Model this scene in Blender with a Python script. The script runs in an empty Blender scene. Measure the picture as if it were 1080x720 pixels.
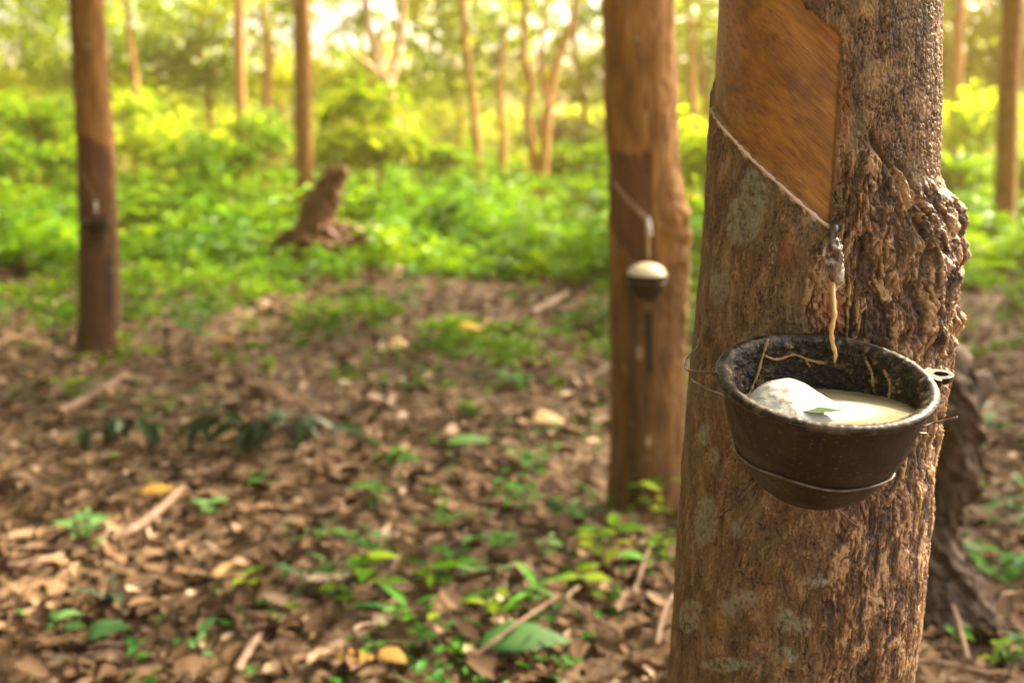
import bpy, math, random
import numpy as np
np.seterr(all='ignore')
from mathutils import Vector, Matrix

random.seed(7)
rng = np.random.default_rng(11)
R = math.radians
sc = bpy.context.scene
col = sc.collection

# ------------------------------------------------------------------ camera model (1080 x 720 pixel frame)
FP = 1200.0
CAMZ = 1.05
PITCH = math.atan(200.0 / FP)
cp, sp = math.cos(PITCH), math.sin(PITCH)
CAM = np.array([0, 0, CAMZ])

def ray(px, py):
    u = (px - 540.0) / FP
    v = (360.0 - py) / FP
    return np.array([u, cp + v * sp, -sp + v * cp])

def at(px, py, Y):
    d = ray(px, py)
    return CAM + d * (Y / d[1])

def atd(px, py, depth):
    return CAM + ray(px, py) * depth

def proj(P):
    P = np.asarray(P, float)
    x, y, z = P[..., 0], P[..., 1], P[..., 2] - CAMZ
    dep = y * cp - z * sp
    v = y * sp + z * cp
    return 540 + FP * x / dep, 360 - FP * v / dep, dep

# ------------------------------------------------------------------ noise
def _h(ix, iy, iz, seed):
    h = (ix.astype(np.int64) * 374761393 + iy.astype(np.int64) * 668265263 + iz.astype(np.int64) * 2147483647 + seed * 974634777) & 0xffffffff
    h = ((h ^ (h >> 13)) * 1274126177) & 0xffffffff
    h = ((h ^ (h >> 16)) * 2246822519) & 0xffffffff
    return (h ^ (h >> 15)) & 0xffffffff

def noise2(x, y, seed=0):
    x = np.asarray(x, float); y = np.asarray(y, float)
    x, y = np.broadcast_arrays(x, y)
    x0 = np.floor(x); y0 = np.floor(y)
    fx = x - x0; fy = y - y0
    sx = fx * fx * fx * (fx * (fx * 6 - 15) + 10); sy = fy * fy * fy * (fy * (fy * 6 - 15) + 10)
    z = np.zeros_like(x0)
    def g(dx, dy):
        a = _h(x0 + dx, y0 + dy, z, seed) / 4294967295.0 * 2 * np.pi
        return np.cos(a) * (fx - dx) + np.sin(a) * (fy - dy)
    a = g(0, 0) * (1 - sx) + g(1, 0) * sx
    b = g(0, 1) * (1 - sx) + g(1, 1) * sx
    return (a * (1 - sy) + b * sy) * 1.5

def fbm2(x, y, seed=0, octv=4, gain=.5):
    s = 0; a = 1
    for i in range(octv):
        s = s + a * noise2(x * 2 ** i, y * 2 ** i, seed + i * 17)
        a *= gain
    return s

def worley2(x, y, seed=0, jitter=.9):
    x0 = np.floor(x); y0 = np.floor(y)
    f1 = np.full(x.shape, 9.0); f2 = np.full(x.shape, 9.0); idv = np.zeros(x.shape)
    z = np.zeros_like(x0)
    for dx in (-1, 0, 1):
        for dy in (-1, 0, 1):
            cx = x0 + dx; cy = y0 + dy
            r1 = _h(cx, cy, z, seed) / 4294967295.0; r2 = _h(cx, cy, z + 1, seed) / 4294967295.0; r3 = _h(cx, cy, z + 2, seed) / 4294967295.0
            d = np.hypot(cx + .5 + (r1 - .5) * jitter - x, cy + .5 + (r2 - .5) * jitter - y)
            m = d < f1
            f2 = np.where(m, f1, np.minimum(f2, d)); idv = np.where(m, r3, idv); f1 = np.where(m, d, f1)
    return f1, f2, idv

def gauss0(u, a, w): return np.exp(-((u - a) / w) ** 2)
def ss(a, b, x):
    t = np.clip((x - a) / (b - a), 0, 1)
    return t * t * (3 - 2 * t)

# ------------------------------------------------------------------ object helpers
def mesh(name, V, F, mat=None, parent=None, attrs=None, smooth=True, matrix=None):
    me = bpy.data.meshes.new(name)
    V = np.asarray(V, np.float32)
    me.vertices.add(len(V)); me.vertices.foreach_set('co', V.ravel())
    if isinstance(F, np.ndarray):
        k = F.shape[1]; n = len(F)
        tot = np.full(n, k, np.int32); idx = F.astype(np.int32).ravel()
    else:
        tot = np.array([len(f) for f in F], np.int32); idx = np.array([i for f in F for i in f], np.int32); n = len(tot)
    st = np.zeros(n, np.int32); st[1:] = np.cumsum(tot)[:-1]
    me.loops.add(len(idx)); me.loops.foreach_set('vertex_index', idx)
    me.polygons.add(n); me.polygons.foreach_set('loop_start', st)
    me.polygons.foreach_set('use_smooth', np.full(n, smooth, bool))
    me.update(calc_edges=True); me.validate()
    for k, a in (attrs or {}).items():
        at_ = me.attributes.new(k, 'FLOAT', 'POINT'); at_.data.foreach_set('value', np.asarray(a, np.float32).ravel())
    if mat: me.materials.append(mat)
    o = bpy.data.objects.new(name, me); col.objects.link(o)
    if matrix is not None: o.matrix_world = matrix
    if parent is not None:
        o.parent = parent
        o.matrix_parent_inverse = Matrix.Translation(-Vector(parent.location)) if parent.type == 'EMPTY' else Matrix()
    return o

def tag(o, label=None, cat=None, group=None, kind=None):
    if label: o['label'] = label
    if cat: o['category'] = cat
    if group: o['group'] = group
    if kind: o['kind'] = kind
    return o

def thing(name, loc, label, cat, group=None):
    o = bpy.data.objects.new(name, None); col.objects.link(o)
    o.location = [float(v) for v in loc]; o.empty_display_size = .05
    return tag(o, label, cat, group)

def merge(parts):
    V = []; F = []; A = {}; n = 0
    for p in parts:
        v, f, a = p
        V.append(v); F.append(f + n); n += len(v)
        for k, x in a.items(): A.setdefault(k, []).append(x)
    return np.concatenate(V), np.concatenate(F), {k: np.concatenate(x) for k, x in A.items()}

def tube(pts, rad, seg=10, noise=0.0, nf=20., seed=0, cap=True):
    """Swept tube through pts, returns V, F(quads), {}"""
    pts = np.asarray(pts, float); rad = np.broadcast_to(np.asarray(rad, float), (len(pts),))
    T = np.gradient(pts, axis=0); T /= np.linalg.norm(T, axis=1)[:, None] + 1e-12
    ref = np.array([0.0, 0, 1]) if abs(T[0][2]) < .9 else np.array([0, 1.0, 0])
    V = []
    B = np.cross(ref, T[0]); B /= np.linalg.norm(B)
    for i in range(len(pts)):
        B = B - T[i] * B.dot(T[i]); B /= np.linalg.norm(B)
        N = np.cross(T[i], B)
        a = np.arange(seg) / seg * 2 * np.pi
        r = rad[i] * np.ones(seg)
        if noise:
            L = np.linalg.norm(pts[:i + 1][1:] - pts[:i + 1][:-1], axis=1).sum() if i else 0
            r = r * (1 + noise * fbm2(np.cos(a) * 1.3 + L * nf + seed * 9.1, np.sin(a) * 1.3 + seed * 3.3 + L * nf * .3, seed, 3))
        V.append(pts[i] + np.outer(np.cos(a) * r, B) + np.outer(np.sin(a) * r, N))
    n = len(pts)
    V = np.concatenate(V)
    i = np.arange(n - 1)[:, None] * seg; j = np.arange(seg)[None]; j2 = (j + 1) % seg
    F = np.stack([i + j, i + j2, i + seg + j2, i + seg + j], -1).reshape(-1, 4)
    if cap:
        c0 = len(V); V = np.concatenate([V, pts[:1], pts[-1:]])
        jj = np.arange(seg); jn = (jj + 1) % seg
        # degenerate-free quads as two-seg fans
        ev = np.arange(0, seg, 2)
        f0 = np.stack([np.full(len(ev), c0), (ev + 2) % seg, (ev + 1) % seg, ev], -1)
        b = (n - 1) * seg
        f1 = np.stack([np.full(len(ev), c0 + 1), b + ev, b + (ev + 1) % seg, b + (ev + 2) % seg], -1)
        F = np.concatenate([F, f0, f1])
    return V, F, {}

def smooth_path(P, n):
    P = np.asarray(P, float)
    m = len(P)
    t = np.linspace(0, m - 1, n)
    out = []
    for x in t:
        i = min(int(x), m - 2); f = x - i
        p0 = P[max(i - 1, 0)]; p1 = P[i]; p2 = P[i + 1]; p3 = P[min(i + 2, m - 1)]
        out.append(.5 * ((2 * p1) + (-p0 + p2) * f + (2 * p0 - 5 * p1 + 4 * p2 - p3) * f * f + (-p0 + 3 * p1 - 3 * p2 + p3) * f ** 3))
    return np.array(out)

def nrm(a):
    return a / (np.linalg.norm(a, axis=-1, keepdims=True) + 1e-9)

def leaves(P, T, N, L, W, curl=0.2, rnd=None, style='diamond', fold=.15):
    """n leaves in one array. P base, T direction, N up normal."""
    n = len(P)
    T = nrm(T); B = nrm(np.cross(N, T)); N = np.cross(T, B)
    L = np.broadcast_to(L, (n,)); W = np.broadcast_to(W, (n,)); curl = np.broadcast_to(curl, (n,))
    if rnd is None: rnd = rng.random(n)
    if style == 'diamond':
        tx = np.array([0, .45, 1, .45]); ty = np.array([0, .5, 0, -.5]); tz = np.array([0, fold, 0, fold])
        F0 = np.array([[0, 1, 2, 3]])
    else:
        if style == 'ovate': st = [(0, .04), (.15, .55), (.38, 1), (.62, .85), (.84, .42), (1, .02)]
        elif style == 'lance': st = [(0, .08), (.15, .6), (.4, 1), (.65, .8), (.85, .4), (1, .02)]
        elif style == 'hex': st = [(0, .05), (.3, .95), (.68, .8), (1, .04)]
        tx = []; ty = []; tz = []
        for t, w in st:
            tx += [t, t, t]; ty += [-w / 2, 0, w / 2]; tz += [fold * w, 0, fold * w]
        tx = np.array(tx); ty = np.array(ty); tz = np.array(tz)
        F0 = []
        for i in range(len(st) - 1):
            for j in range(2): F0.append([i * 3 + j, i * 3 + j + 1, i * 3 + j + 4, i * 3 + j + 3])
        F0 = np.array(F0)
    k = len(tx)
    V = (P[:, None] + T[:, None] * (tx[None, :, None] * L[:, None, None]) + B[:, None] * (ty[None, :, None] * W[:, None, None])
         + N[:, None] * ((tz[None] * W[:, None] - curl[:, None] * L[:, None] * tx[None] ** 2)[..., None]))
    F = (F0[None] + (np.arange(n) * k)[:, None, None]).reshape(-1, 4)
    return V.reshape(-1, 3), F, {'rnd': np.repeat(rnd, k)}

# ------------------------------------------------------------------ materials
class NT:
    def __init__(s, name):
        s.m = bpy.data.materials.new(name); s.m.use_nodes = True
        s.t = s.m.node_tree; s.t.nodes.clear()
        s.out = s.n('ShaderNodeOutputMaterial')
    def n(s, typ, **kw):
        nd = s.t.nodes.new(typ)
        for k, v in kw.items():
            if k in ('inp',): 
                for a, b in v.items(): s.set(nd, a, b)
            else: setattr(nd, k, v)
        return nd
    def set(s, nd, a, b):
        if isinstance(b, bpy.types.NodeSocket): s.t.links.new(b, nd.inputs[a])
        else: nd.inputs[a].default_value = b
    def attr(s, name): return s.n('ShaderNodeAttribute', attribute_name=name).outputs['Fac']
    def obj(s, scale=(1, 1, 1)):
        tc = s.n('ShaderNodeTexCoord'); mp = s.n('ShaderNodeMapping', inp={'Vector': tc.outputs['Object'], 'Scale': scale})
        return mp.outputs[0]
    def noise(s, vec, scale=5., detail=4., rough=.55, dist=0.):
        return s.n('ShaderNodeTexNoise', inp={'Vector': vec, 'Scale': scale, 'Detail': detail, 'Roughness': rough, 'Distortion': dist}).outputs['Fac']
    def ramp(s, fac, stops):
        r = s.n('ShaderNodeValToRGB'); e = r.color_ramp.elements
        while len(e) < len(stops): e.new(.5)
        for x, (p, c) in zip(e, stops):
            x.position = p; x.color = (*c, 1) if len(c) == 3 else c
        s.set(r, 'Fac', fac); return r.outputs['Color']
    def mix(s, fac, a, b, mode='MIX'):
        m = s.n('ShaderNodeMix', data_type='RGBA', blend_type=mode)
        s.set(m, 0, fac)
        for i, v in ((6, a), (7, b)):
            if isinstance(v, tuple) and len(v) == 3: v = (*v, 1)
            s.set(m, i, v)
        return m.outputs[2]
    def math(s, op, a, b=0., clamp=False):
        m = s.n('ShaderNodeMath', operation=op, use_clamp=clamp); s.set(m, 0, a); s.set(m, 1, b); return m.outputs[0]
    def maprange(s, v, a, b, c=0., d=1.):
        m = s.n('ShaderNodeMapRange', inp={'Value': v, 'From Min': a, 'From Max': b, 'To Min': c, 'To Max': d}); return m.outputs[0]
    def bump(s, h, strength=.5, dist=.01, normal=None):
        b = s.n('ShaderNodeBump', inp={'Height': h, 'Strength': strength, 'Distance': dist})
        if normal is not None: s.set(b, 'Normal', normal)
        return b.outputs[0]
    def pbr(s, color, rough=.7, normal=None, **kw):
        b = s.n('ShaderNodeBsdfPrincipled')
        s.set(b, 'Base Color', (*color, 1) if isinstance(color, tuple) and len(color) == 3 else color); s.set(b, 'Roughness', rough)
        if normal is not None: s.set(b, 'Normal', normal)
        for k, v in kw.items(): s.set(b, k.replace('_', ' '), v)
        return b.outputs[0]
    def done(s, sh):
        s.t.links.new(sh, s.out.inputs['Surface']); return s.m

def leaf_mat(name, stops, trans=.4, tcol=(1.35, 1.15, .4), rough=.5, spec=.2):
    t = NT(name)
    c = t.ramp(t.attr('rnd'), stops)
    big = t.noise(t.obj(), 1.3, 2)
    c = t.mix(t.maprange(big, .3, .7, 0., .35), c, tuple(x * .55 for x in stops[0][1]))
    p = t.pbr(c, rough, Specular_IOR_Level=spec)
    tc = t.mix(1.0, c, tcol, 'MULTIPLY')
    tr = t.n('ShaderNodeBsdfTranslucent', inp={'Color': tc})
    mx = t.n('ShaderNodeMixShader', inp={0: trans, 1: p, 2: tr.outputs[0]})
    return t.done(mx.outputs[0])

def bark_main():
    t = NT('bark_close')
    v = t.obj((1, 1, 1)); vs = t.obj((1, 1, .3)); vvs = t.obj((1, 1, .28))
    pan = t.attr('panel'); rgh = t.attr('rough'); hgt = t.attr('height'); lic = t.attr('lichen'); raw = t.attr('scar')
    n1 = t.noise(vs, 60, 6, .65); n2 = t.noise(vvs, 260, 4, .6); n3 = t.noise(v, 14, 3); n4 = t.noise(t.obj((1, 1, .5)), 700, 3, .65)
    c = t.ramp(n1, [(.3, (.040, .019, .006)), (.48, (.100, .050, .015)), (.62, (.170, .092, .034)), (.8, (.31, .19, .090))])
    c = t.mix(t.maprange(n2, .42, .7, 0., .5), c, (.25, .145, .058))
    # green-grey algae film on the plain bark, redder patches
    c = t.mix(t.math('MULTIPLY', t.maprange(n3, .5, .75, 0., .6), t.math('SUBTRACT', 1., rgh)), c, (.115, .095, .038))
    c = t.mix(t.maprange(t.noise(v, 9, 3), .55, .8, 0., .6), c, (.13, .056, .014))
    # coarse corky bark: paler broken tops, dark fissures with cavity shade painted into the colour
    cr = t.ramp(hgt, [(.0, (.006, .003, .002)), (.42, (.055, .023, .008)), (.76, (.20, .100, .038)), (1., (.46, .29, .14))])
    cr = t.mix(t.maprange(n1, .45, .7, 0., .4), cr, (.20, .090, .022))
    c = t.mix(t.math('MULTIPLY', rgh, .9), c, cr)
    crk = t.math('MULTIPLY', t.maprange(hgt, .52, .18, 0., .9), t.math('SUBTRACT', 1., rgh))  # dark crack bark, cavity shade painted in with it
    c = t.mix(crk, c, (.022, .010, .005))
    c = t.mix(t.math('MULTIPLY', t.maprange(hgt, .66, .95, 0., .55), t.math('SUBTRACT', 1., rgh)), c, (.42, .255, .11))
    pal = t.attr('pale')
    c = t.mix(t.math('MULTIPLY', pal, t.maprange(n1, .35, .65, .2, 1.)), c, (.46, .285, .13))
    mo = t.math('MULTIPLY', t.maprange(t.noise(t.obj((1, 1, .6)), 45, 5, .7), .50, .66, 0., .55), t.math('SUBTRACT', 1., rgh))
    c = t.mix(t.math('MULTIPLY', mo, t.maprange(t.noise(v, 230, 3, .6), .4, .6)), c, (.21, .175, .105))
    lf = t.math('MULTIPLY', lic, t.maprange(t.noise(v, 160, 4, .7), .38, .58))
    c = t.mix(t.math('MULTIPLY', lf, .75), c, (.25, .26, .17))
    c = t.mix(t.math('MULTIPLY', raw, .9), c, (.30, .095, .025))
    # shaved panel: diagonal knife marks over orange-brown wood
    tc = t.n('ShaderNodeTexCoord')
    rot = t.n('ShaderNodeMapping', inp={'Vector': tc.outputs['Object'], 'Rotation': (0, R(-44), 0)})
    st = t.n('ShaderNodeMapping', inp={'Vector': rot.outputs[0], 'Scale': (.06, .5, 1)})
    g1 = t.noise(st.outputs[0], 330, 4, .6); g2 = t.noise(st.outputs[0], 90, 5, .65, .4)
    pc = t.ramp(g2, [(.3, (.17, .062, .006)), (.5, (.30, .118, .010)), (.72, (.42, .185, .020))])
    pc = t.mix(t.maprange(g1, .48, .66, 0., .6), pc, (.10, .038, .006))
    knots = t.noise(v, 22, 3, .6)
    pc = t.mix(t.maprange(knots, .52, .74, 0., .85), pc, (.12, .042, .006))
    c = t.mix(pan, c, pc)
    c = t.mix(t.math('MULTIPLY', t.attr('latex'), t.maprange(t.noise(v, 260, 3, .6), .35, .5, .55, 1.)), c, (.72, .52, .42))
    h = t.math('ADD', t.math('MULTIPLY', n4, .5), n2)
    hm = t.n('ShaderNodeMix', data_type='FLOAT', inp={0: pan, 2: h, 3: t.math('MULTIPLY', g1, 1.0)})
    bm = t.bump(hm.outputs[0], t.maprange(pan, 0., 1., .8, .25), .0016)
    rr = t.n('ShaderNodeMix', data_type='FLOAT', inp={0: pan, 2: t.maprange(n2, .3, .7, .5, .75), 3: t.maprange(g2, .3, .7, .36, .55)})
    return t.done(t.pbr(c, rr.outputs[0], bm, Specular_IOR_Level=.5))

def bark_simple(name, dark, mid, light, vscale=.25, sc_=30., old=(.10, .04, .015), lichen=0.):
    t = NT(name)
    vs = t.obj((1, 1, vscale)); v = t.obj()
    n1 = t.noise(vs, sc_, 5, .6); n3 = t.noise(v, 5, 3)
    c = t.ramp(n1, [(.3, dark), (.5, mid), (.72, light)])
    c = t.mix(t.maprange(n3, .5, .75, 0., .5), c, tuple(x * .7 for x in mid))
    c = t.mix(t.math('MULTIPLY', t.attr('panel'), .85), c, old)
    c = t.mix(t.attr('stain'), c, (.018, .011, .008))
    c = t.mix(t.attr('latex'), c, (.55, .38, .25))
    if lichen: c = t.mix(t.maprange(t.noise(v, 24, 3), .66, .74, 0., lichen), c, (.36, .33, .22))
    return t.done(t.pbr(c, .75, t.bump(n1, .6, .006), Specular_IOR_Level=.3))

MB = {}
MB['bark_close'] = bark_main()
MB['bark_mid'] = bark_simple('bark_mid', (.11, .045, .008), (.24, .105, .020), (.38, .19, .050), lichen=.7)
MB['bark_far'] = bark_simple('bark_far', (.22, .095, .02), (.38, .18, .045), (.52, .28, .09))
MB['bark_pale'] = bark_simple('bark_pale', (.28, .17, .08), (.48, .32, .17), (.62, .46, .28))
MB['bark_dark'] = bark_simple('bark_dark', (.022, .014, .008), (.085, .055, .034), (.22, .15, .10), vscale=.4, sc_=24)
MB['root_earth'] = bark_simple('root_earth', (.05, .020, .008), (.12, .048, .018), (.25, .125, .06), vscale=.8, sc_=14)
MB['stick'] = bark_simple('stick_wood', (.09, .05, .03), (.22, .13, .085), (.36, .24, .17), vscale=1, sc_=30)

GREEN = [(0, (.05, .14, .012)), (.4, (.10, .27, .020)), (.75, (.19, .40, .030)), (1, (.34, .52, .06))]
MB['leaf_cover'] = leaf_mat('leaf_cover', [(0, (.022, .075, .004)), (.4, (.080, .215, .006)), (.75, (.195, .38, .010)), (1, (.38, .52, .02))], .45, spec=.1)
MB['leaf_sun'] = leaf_mat('leaf_sun', [(0, (.08, .17, .010)), (.4, (.19, .34, .016)), (.75, (.36, .50, .03)), (1, (.56, .64, .07))], .62, spec=.1)
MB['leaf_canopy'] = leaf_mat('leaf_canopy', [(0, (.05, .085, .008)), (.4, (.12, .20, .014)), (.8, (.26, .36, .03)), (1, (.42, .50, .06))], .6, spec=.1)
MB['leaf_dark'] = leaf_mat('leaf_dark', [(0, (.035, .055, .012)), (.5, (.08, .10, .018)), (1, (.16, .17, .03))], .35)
MB['leaf_seedling'] = leaf_mat('leaf_seedling', [(0, (.030, .14, .012)), (.5, (.065, .28, .018)), (1, (.16, .45, .04))], .35)
MB['leaf_grey'] = leaf_mat('leaf_greygreen', [(0, (.045, .13, .03)), (.5, (.10, .24, .055)), (1, (.22, .40, .13))], .25, (1, 1.1, .6))
MB['leaf_wilt'] = leaf_mat('leaf_wilted', [(0, (.012, .030, .010)), (.5, (.022, .052, .016)), (1, (.05, .095, .035))], .15, rough=.4)
def litter_mat():
    t = NT('dry_leaf')
    c = t.ramp(t.attr('rnd'), [(0, (.020, .010, .004)), (.25, (.065, .036, .016)), (.5, (.20, .118, .062)), (.75, (.40, .26, .165)), (.90, (.64, .47, .34)), (.97, (.42, .24, .06)), (1, (.50, .28, .05))])
    n = t.noise(t.obj(), 40, 3)
    c = t.mix(t.maprange(n, .4, .75, 0., .5), c, (.10, .05, .03))
    return t.done(t.pbr(c, .8, Specular_IOR_Level=.15))
MB['litter'] = litter_mat()
def ground_mat():
    t = NT('forest_soil')
    v = t.obj()
    n = t.noise(v, 9, 6, .65); n2 = t.noise(v, 1.1, 3)
    c = t.ramp(n, [(.3, (.045, .026, .015)), (.5, (.13, .082, .048)), (.65, (.24, .160, .10)), (.8, (.36, .26, .17))])
    c = t.mix(t.maprange(n2, .45, .7, 0., .5), c, (.16, .085, .042))
    return t.done(t.pbr(c, .9, t.bump(n, .9, .03), Specular_IOR_Level=.2))
MB['soil'] = ground_mat()
def cup_mat():
    t = NT('black_cup')
    v = t.obj()
    n = t.noise(v, 30, 6, .65, .3); n2 = t.noise(v, 260, 4, .6); n3 = t.noise(t.obj((1, 1, 5)), 40, 4, .7)
    c = t.ramp(n, [(.35, (.004, .003, .002)), (.52, (.010, .0075, .0045)), (.66, (.028, .020, .010)), (.8, (.07, .05, .025))])
    c = t.mix(t.maprange(n3, .54, .74, 0., .5), c, (.035, .026, .015))
    c = t.mix(t.maprange(t.noise(v, 300, 4, .7), .60, .70, 0., .7), c, (.16, .125, .085))
    c = t.mix(t.maprange(t.noise(t.obj((1, 1, .25)), 70, 5, .7, .6), .62, .74, 0., .5), c, (.060, .038, .016))
    ins = t.attr('inside')
    res = t.math('MULTIPLY', ins, t.maprange(t.noise(v, 48, 6, .7, .5),   .62, .68))
    c = t.mix(ins, c, t.ramp(n2, [(.4, (.003, .002, .0015)), (.62, (.012, .008, .004)), (.8, (.09, .05, .02))]))
    c = t.mix(t.math('MULTIPLY', res, .75), c, (.27, .15, .05))
    cru = t.math('MULTIPLY', t.attr('crust'), t.maprange(t.noise(v, 60, 4, .7), .48, .62))
    c = t.mix(t.math('MULTIPLY', cru, .85), c, t.ramp(n2, [(.3, (.10, .055, .02)), (.5, (.24, .145, .06)), (.7, (.42, .30, .16))]))
    rimw = t.math('MULTIPLY', t.attr('rim'), t.maprange(t.noise(v, 90, 4, .7), .50, .62, 0., .6))
    c = t.mix(rimw, c, (.13, .095, .065))
    c = t.mix(t.math('MULTIPLY', ins, t.maprange(t.noise(v, 420, 3, .6), .66, .72)), c, (.30, .19, .09))
    rgh = t.maprange(n, .35, .7, .32, .6)
    h = t.math('ADD', n, t.math('MULTIPLY', n2, t.maprange(ins, 0., 1., .12, 1.6)))
    return t.done(t.pbr(c, rgh, t.bump(h, t.maprange(ins, 0., 1., .4, .9), .003), Specular_IOR_Level=t.maprange(ins, 0., 1., .22, .4)))
MB['cup'] = cup_mat()
def simple(name, c, rough=.5, **kw):
    t = NT(name); return t.done(t.pbr(c, rough, **kw))
def latex_mat():
    t = NT('latex_liquid')
    v = t.obj()
    n = t.noise(v, 26, 3)
    c = t.ramp(n, [(.35, (.20, .16, .09)), (.55, (.29, .245, .155)), (.75, (.38, .33, .23))])
    c = t.mix(t.math('MULTIPLY', t.attr('milk'), t.maprange(t.noise(v, 90, 4, .6, 1.), .3, .6, .5, 1.)), c, (.48, .455, .41))
    return t.done(t.pbr(c, .12, Specular_IOR_Level=.6))
MB['latex'] = latex_mat()
def lump_mat():
    t = NT('latex_lump'); v = t.obj()
    n = t.noise(v, 70, 5, .6, 1.2); n2 = t.noise(v, 220, 3)
    c = t.ramp(n, [(.3, (.52, .505, .48)), (.54, (.50, .48, .45)), (.63, (.30, .235, .17)), (.70, (.52, .50, .475))])
    return t.done(t.pbr(c, .14, t.bump(t.math('ADD', n, t.math('MULTIPLY', n2, .1)), .25, .003), Subsurface_Weight=.25, Subsurface_Radius=(.01, .008, .006), Subsurface_Scale=.5, Specular_IOR_Level=.6))
MB['lump'] = lump_mat()
MB['drip'] = simple('latex_drip', (.46, .28, .085), .3, Subsurface_Weight=.3, Subsurface_Radius=(.004, .003, .001))
MB['string'] = simple('latex_string', (.27, .15, .045), .4)
MB['strip'] = simple('latex_strip', (.66, .45, .34), .22)
MB['wire'] = (lambda t: t.done(t.pbr(t.ramp(t.noise(t.obj(), 90, 3), [(.35, (.07, .045, .035)), (.6, (.17, .14, .12)), (.8, (.30, .26, .23))]), .45, Metallic=.6)))(NT('rusty_wire'))
MB['latexpale'] = simple('latex_dome', (.72, .55, .36), .45)

def clear_mat():
    t = NT('clear_plastic'); v = t.obj()
    n = t.noise(v, 75, 3, .5, .8)
    g = t.n('ShaderNodeBsdfGlass', inp={'Color': (.97, .95, .92, 1), 'Roughness': .05, 'IOR': 1.25, 'Normal': t.bump(n, .7, .004)})
    tr = t.n('ShaderNodeBsdfTransparent', inp={'Color': (.95, .93, .9, 1)})
    mx = t.n('ShaderNodeMixShader', inp={0: .35, 1: g.outputs[0], 2: tr.outputs[0]})
    p = t.pbr((.55, .45, .33), .25, t.bump(n, .7, .004))
    m2 = t.n('ShaderNodeMixShader', inp={0: t.maprange(n, .54, .62, 0., .6), 1: mx.outputs[0], 2: p})
    return t.done(m2.outputs[0])
MB['clear'] = clear_mat()
MB['metal'] = simple('spout_metal', (.10, .09, .08), .3, Metallic=.8)

# ------------------------------------------------------------------ terrain
def gh(x, y):
    x = np.asarray(x, float); y = np.asarray(y, float)
    z = .42 * ss(5.5, 24, y) + .25 * ss(24, 60, y)
    z = z + .035 * noise2(x * .9, y * .9, 3) * ss(.5, 3, np.hypot(x, y)) + .014 * fbm2(x * 3.5, y * 3.5, 5, 3)
    z = z + .10 * np.exp(-((x - .62) ** 2 + (y - 2.1) ** 2) / .22)        # mound of litter between the trees
    z = z + .05 * ss(8, 12, y) * noise2(x * .3, y * .35, 8)
    return z

def ground_at(px, py):
    d = ray(px, py); t = 1.0; prev = t
    for i in range(4000):
        p = CAM + d * t
        if p[2] < gh(p[0], p[1]): break
        prev = t; t *= 1.004
    return CAM + d * prev

def axis(lo, hi, n, c, k):
    s = np.linspace(-1, 1, n)
    a = np.sinh(s * k) / np.sinh(k)
    return np.where(s < 0, c + a * (c - lo), c + a * (hi - c))
gx = axis(-75, 75, 300, 0, 4.5); gy = axis(-30, 105, 340, 3.2, 4.5)
X, Y = np.meshgrid(gx, gy)
Z = gh(X, Y)
V = np.stack([X, Y, Z], -1).reshape(-1, 3)
i, j = np.meshgrid(np.arange(len(gy) - 1), np.arange(len(gx) - 1), indexing='ij'); q = len(gx)
F = np.stack([i * q + j, i * q + j + 1, (i + 1) * q + j + 1, (i + 1) * q + j], -1).reshape(-1, 4)
tag(mesh('ground', V, F, MB['soil']), 'brown forest floor of soil under the leaf litter', 'ground', kind='structure')

# ------------------------------------------------------------------ trunks built from their outline at their own distance
def trunk_grid(Yc, xoff_px, table, zs, th, phi_cam=None):
    """table rows: (py, left px, right px). Returns base arrays for a lofted trunk."""
    zs = np.asarray(zs); T = np.array(table, float)
    dep = Yc * cp - (zs - CAMZ) * sp
    py = 360 - FP * (Yc * sp + (zs - CAMZ) * cp) / dep
    L = np.interp(py, T[:, 0], T[:, 1]); Rr = np.interp(py, T[:, 0], T[:, 2])
    k = np.ones(7) / 7
    cx = ((L + Rr) / 2 - 540) / FP * dep
    rad = (Rr - L) / 2 / FP * dep
    c0 = cx[np.argmin(abs(py - 360))]
    phi = math.atan2(-Yc, -c0)
    dc = np.array([math.cos(phi), math.sin(phi)]); dr = np.array([-dc[1], dc[0]])   # towards the camera / screen right
    if dr[0] < 0: dr = -dr
    ZZ, TT = np.meshgrid(zs, th, indexing='ij')
    D = np.cos(TT)[..., None] * dc + np.sin(TT)[..., None] * dr
    return dict(cx=cx, rad=rad, zs=zs, th=th, D=D, Yc=Yc, ZZ=ZZ, TT=TT, py=py, L=L, R=Rr)

def trunk_mesh(g, disp):
    r = g['rad'][:, None] + disp
    Vx = g['cx'][:, None] + g['D'][..., 0] * r; Vy = g['Yc'] + g['D'][..., 1] * r
    V = np.stack([Vx, Vy, g['ZZ']], -1)
    n, m = r.shape
    i = np.arange(n - 1)[:, None] * m; j = np.arange(m)[None]; j2 = (j + 1) % m
    F = np.stack([i + j, i + j2, i + m + j2, i + m + j], -1).reshape(-1, 4)
    return V, F

def thetas(nf, nb, front=112):
    a = np.linspace(-R(front), R(front), nf)
    b = np.linspace(R(front), 2 * np.pi - R(front), nb + 2)[1:-1]
    return np.concatenate([a, b])

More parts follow.
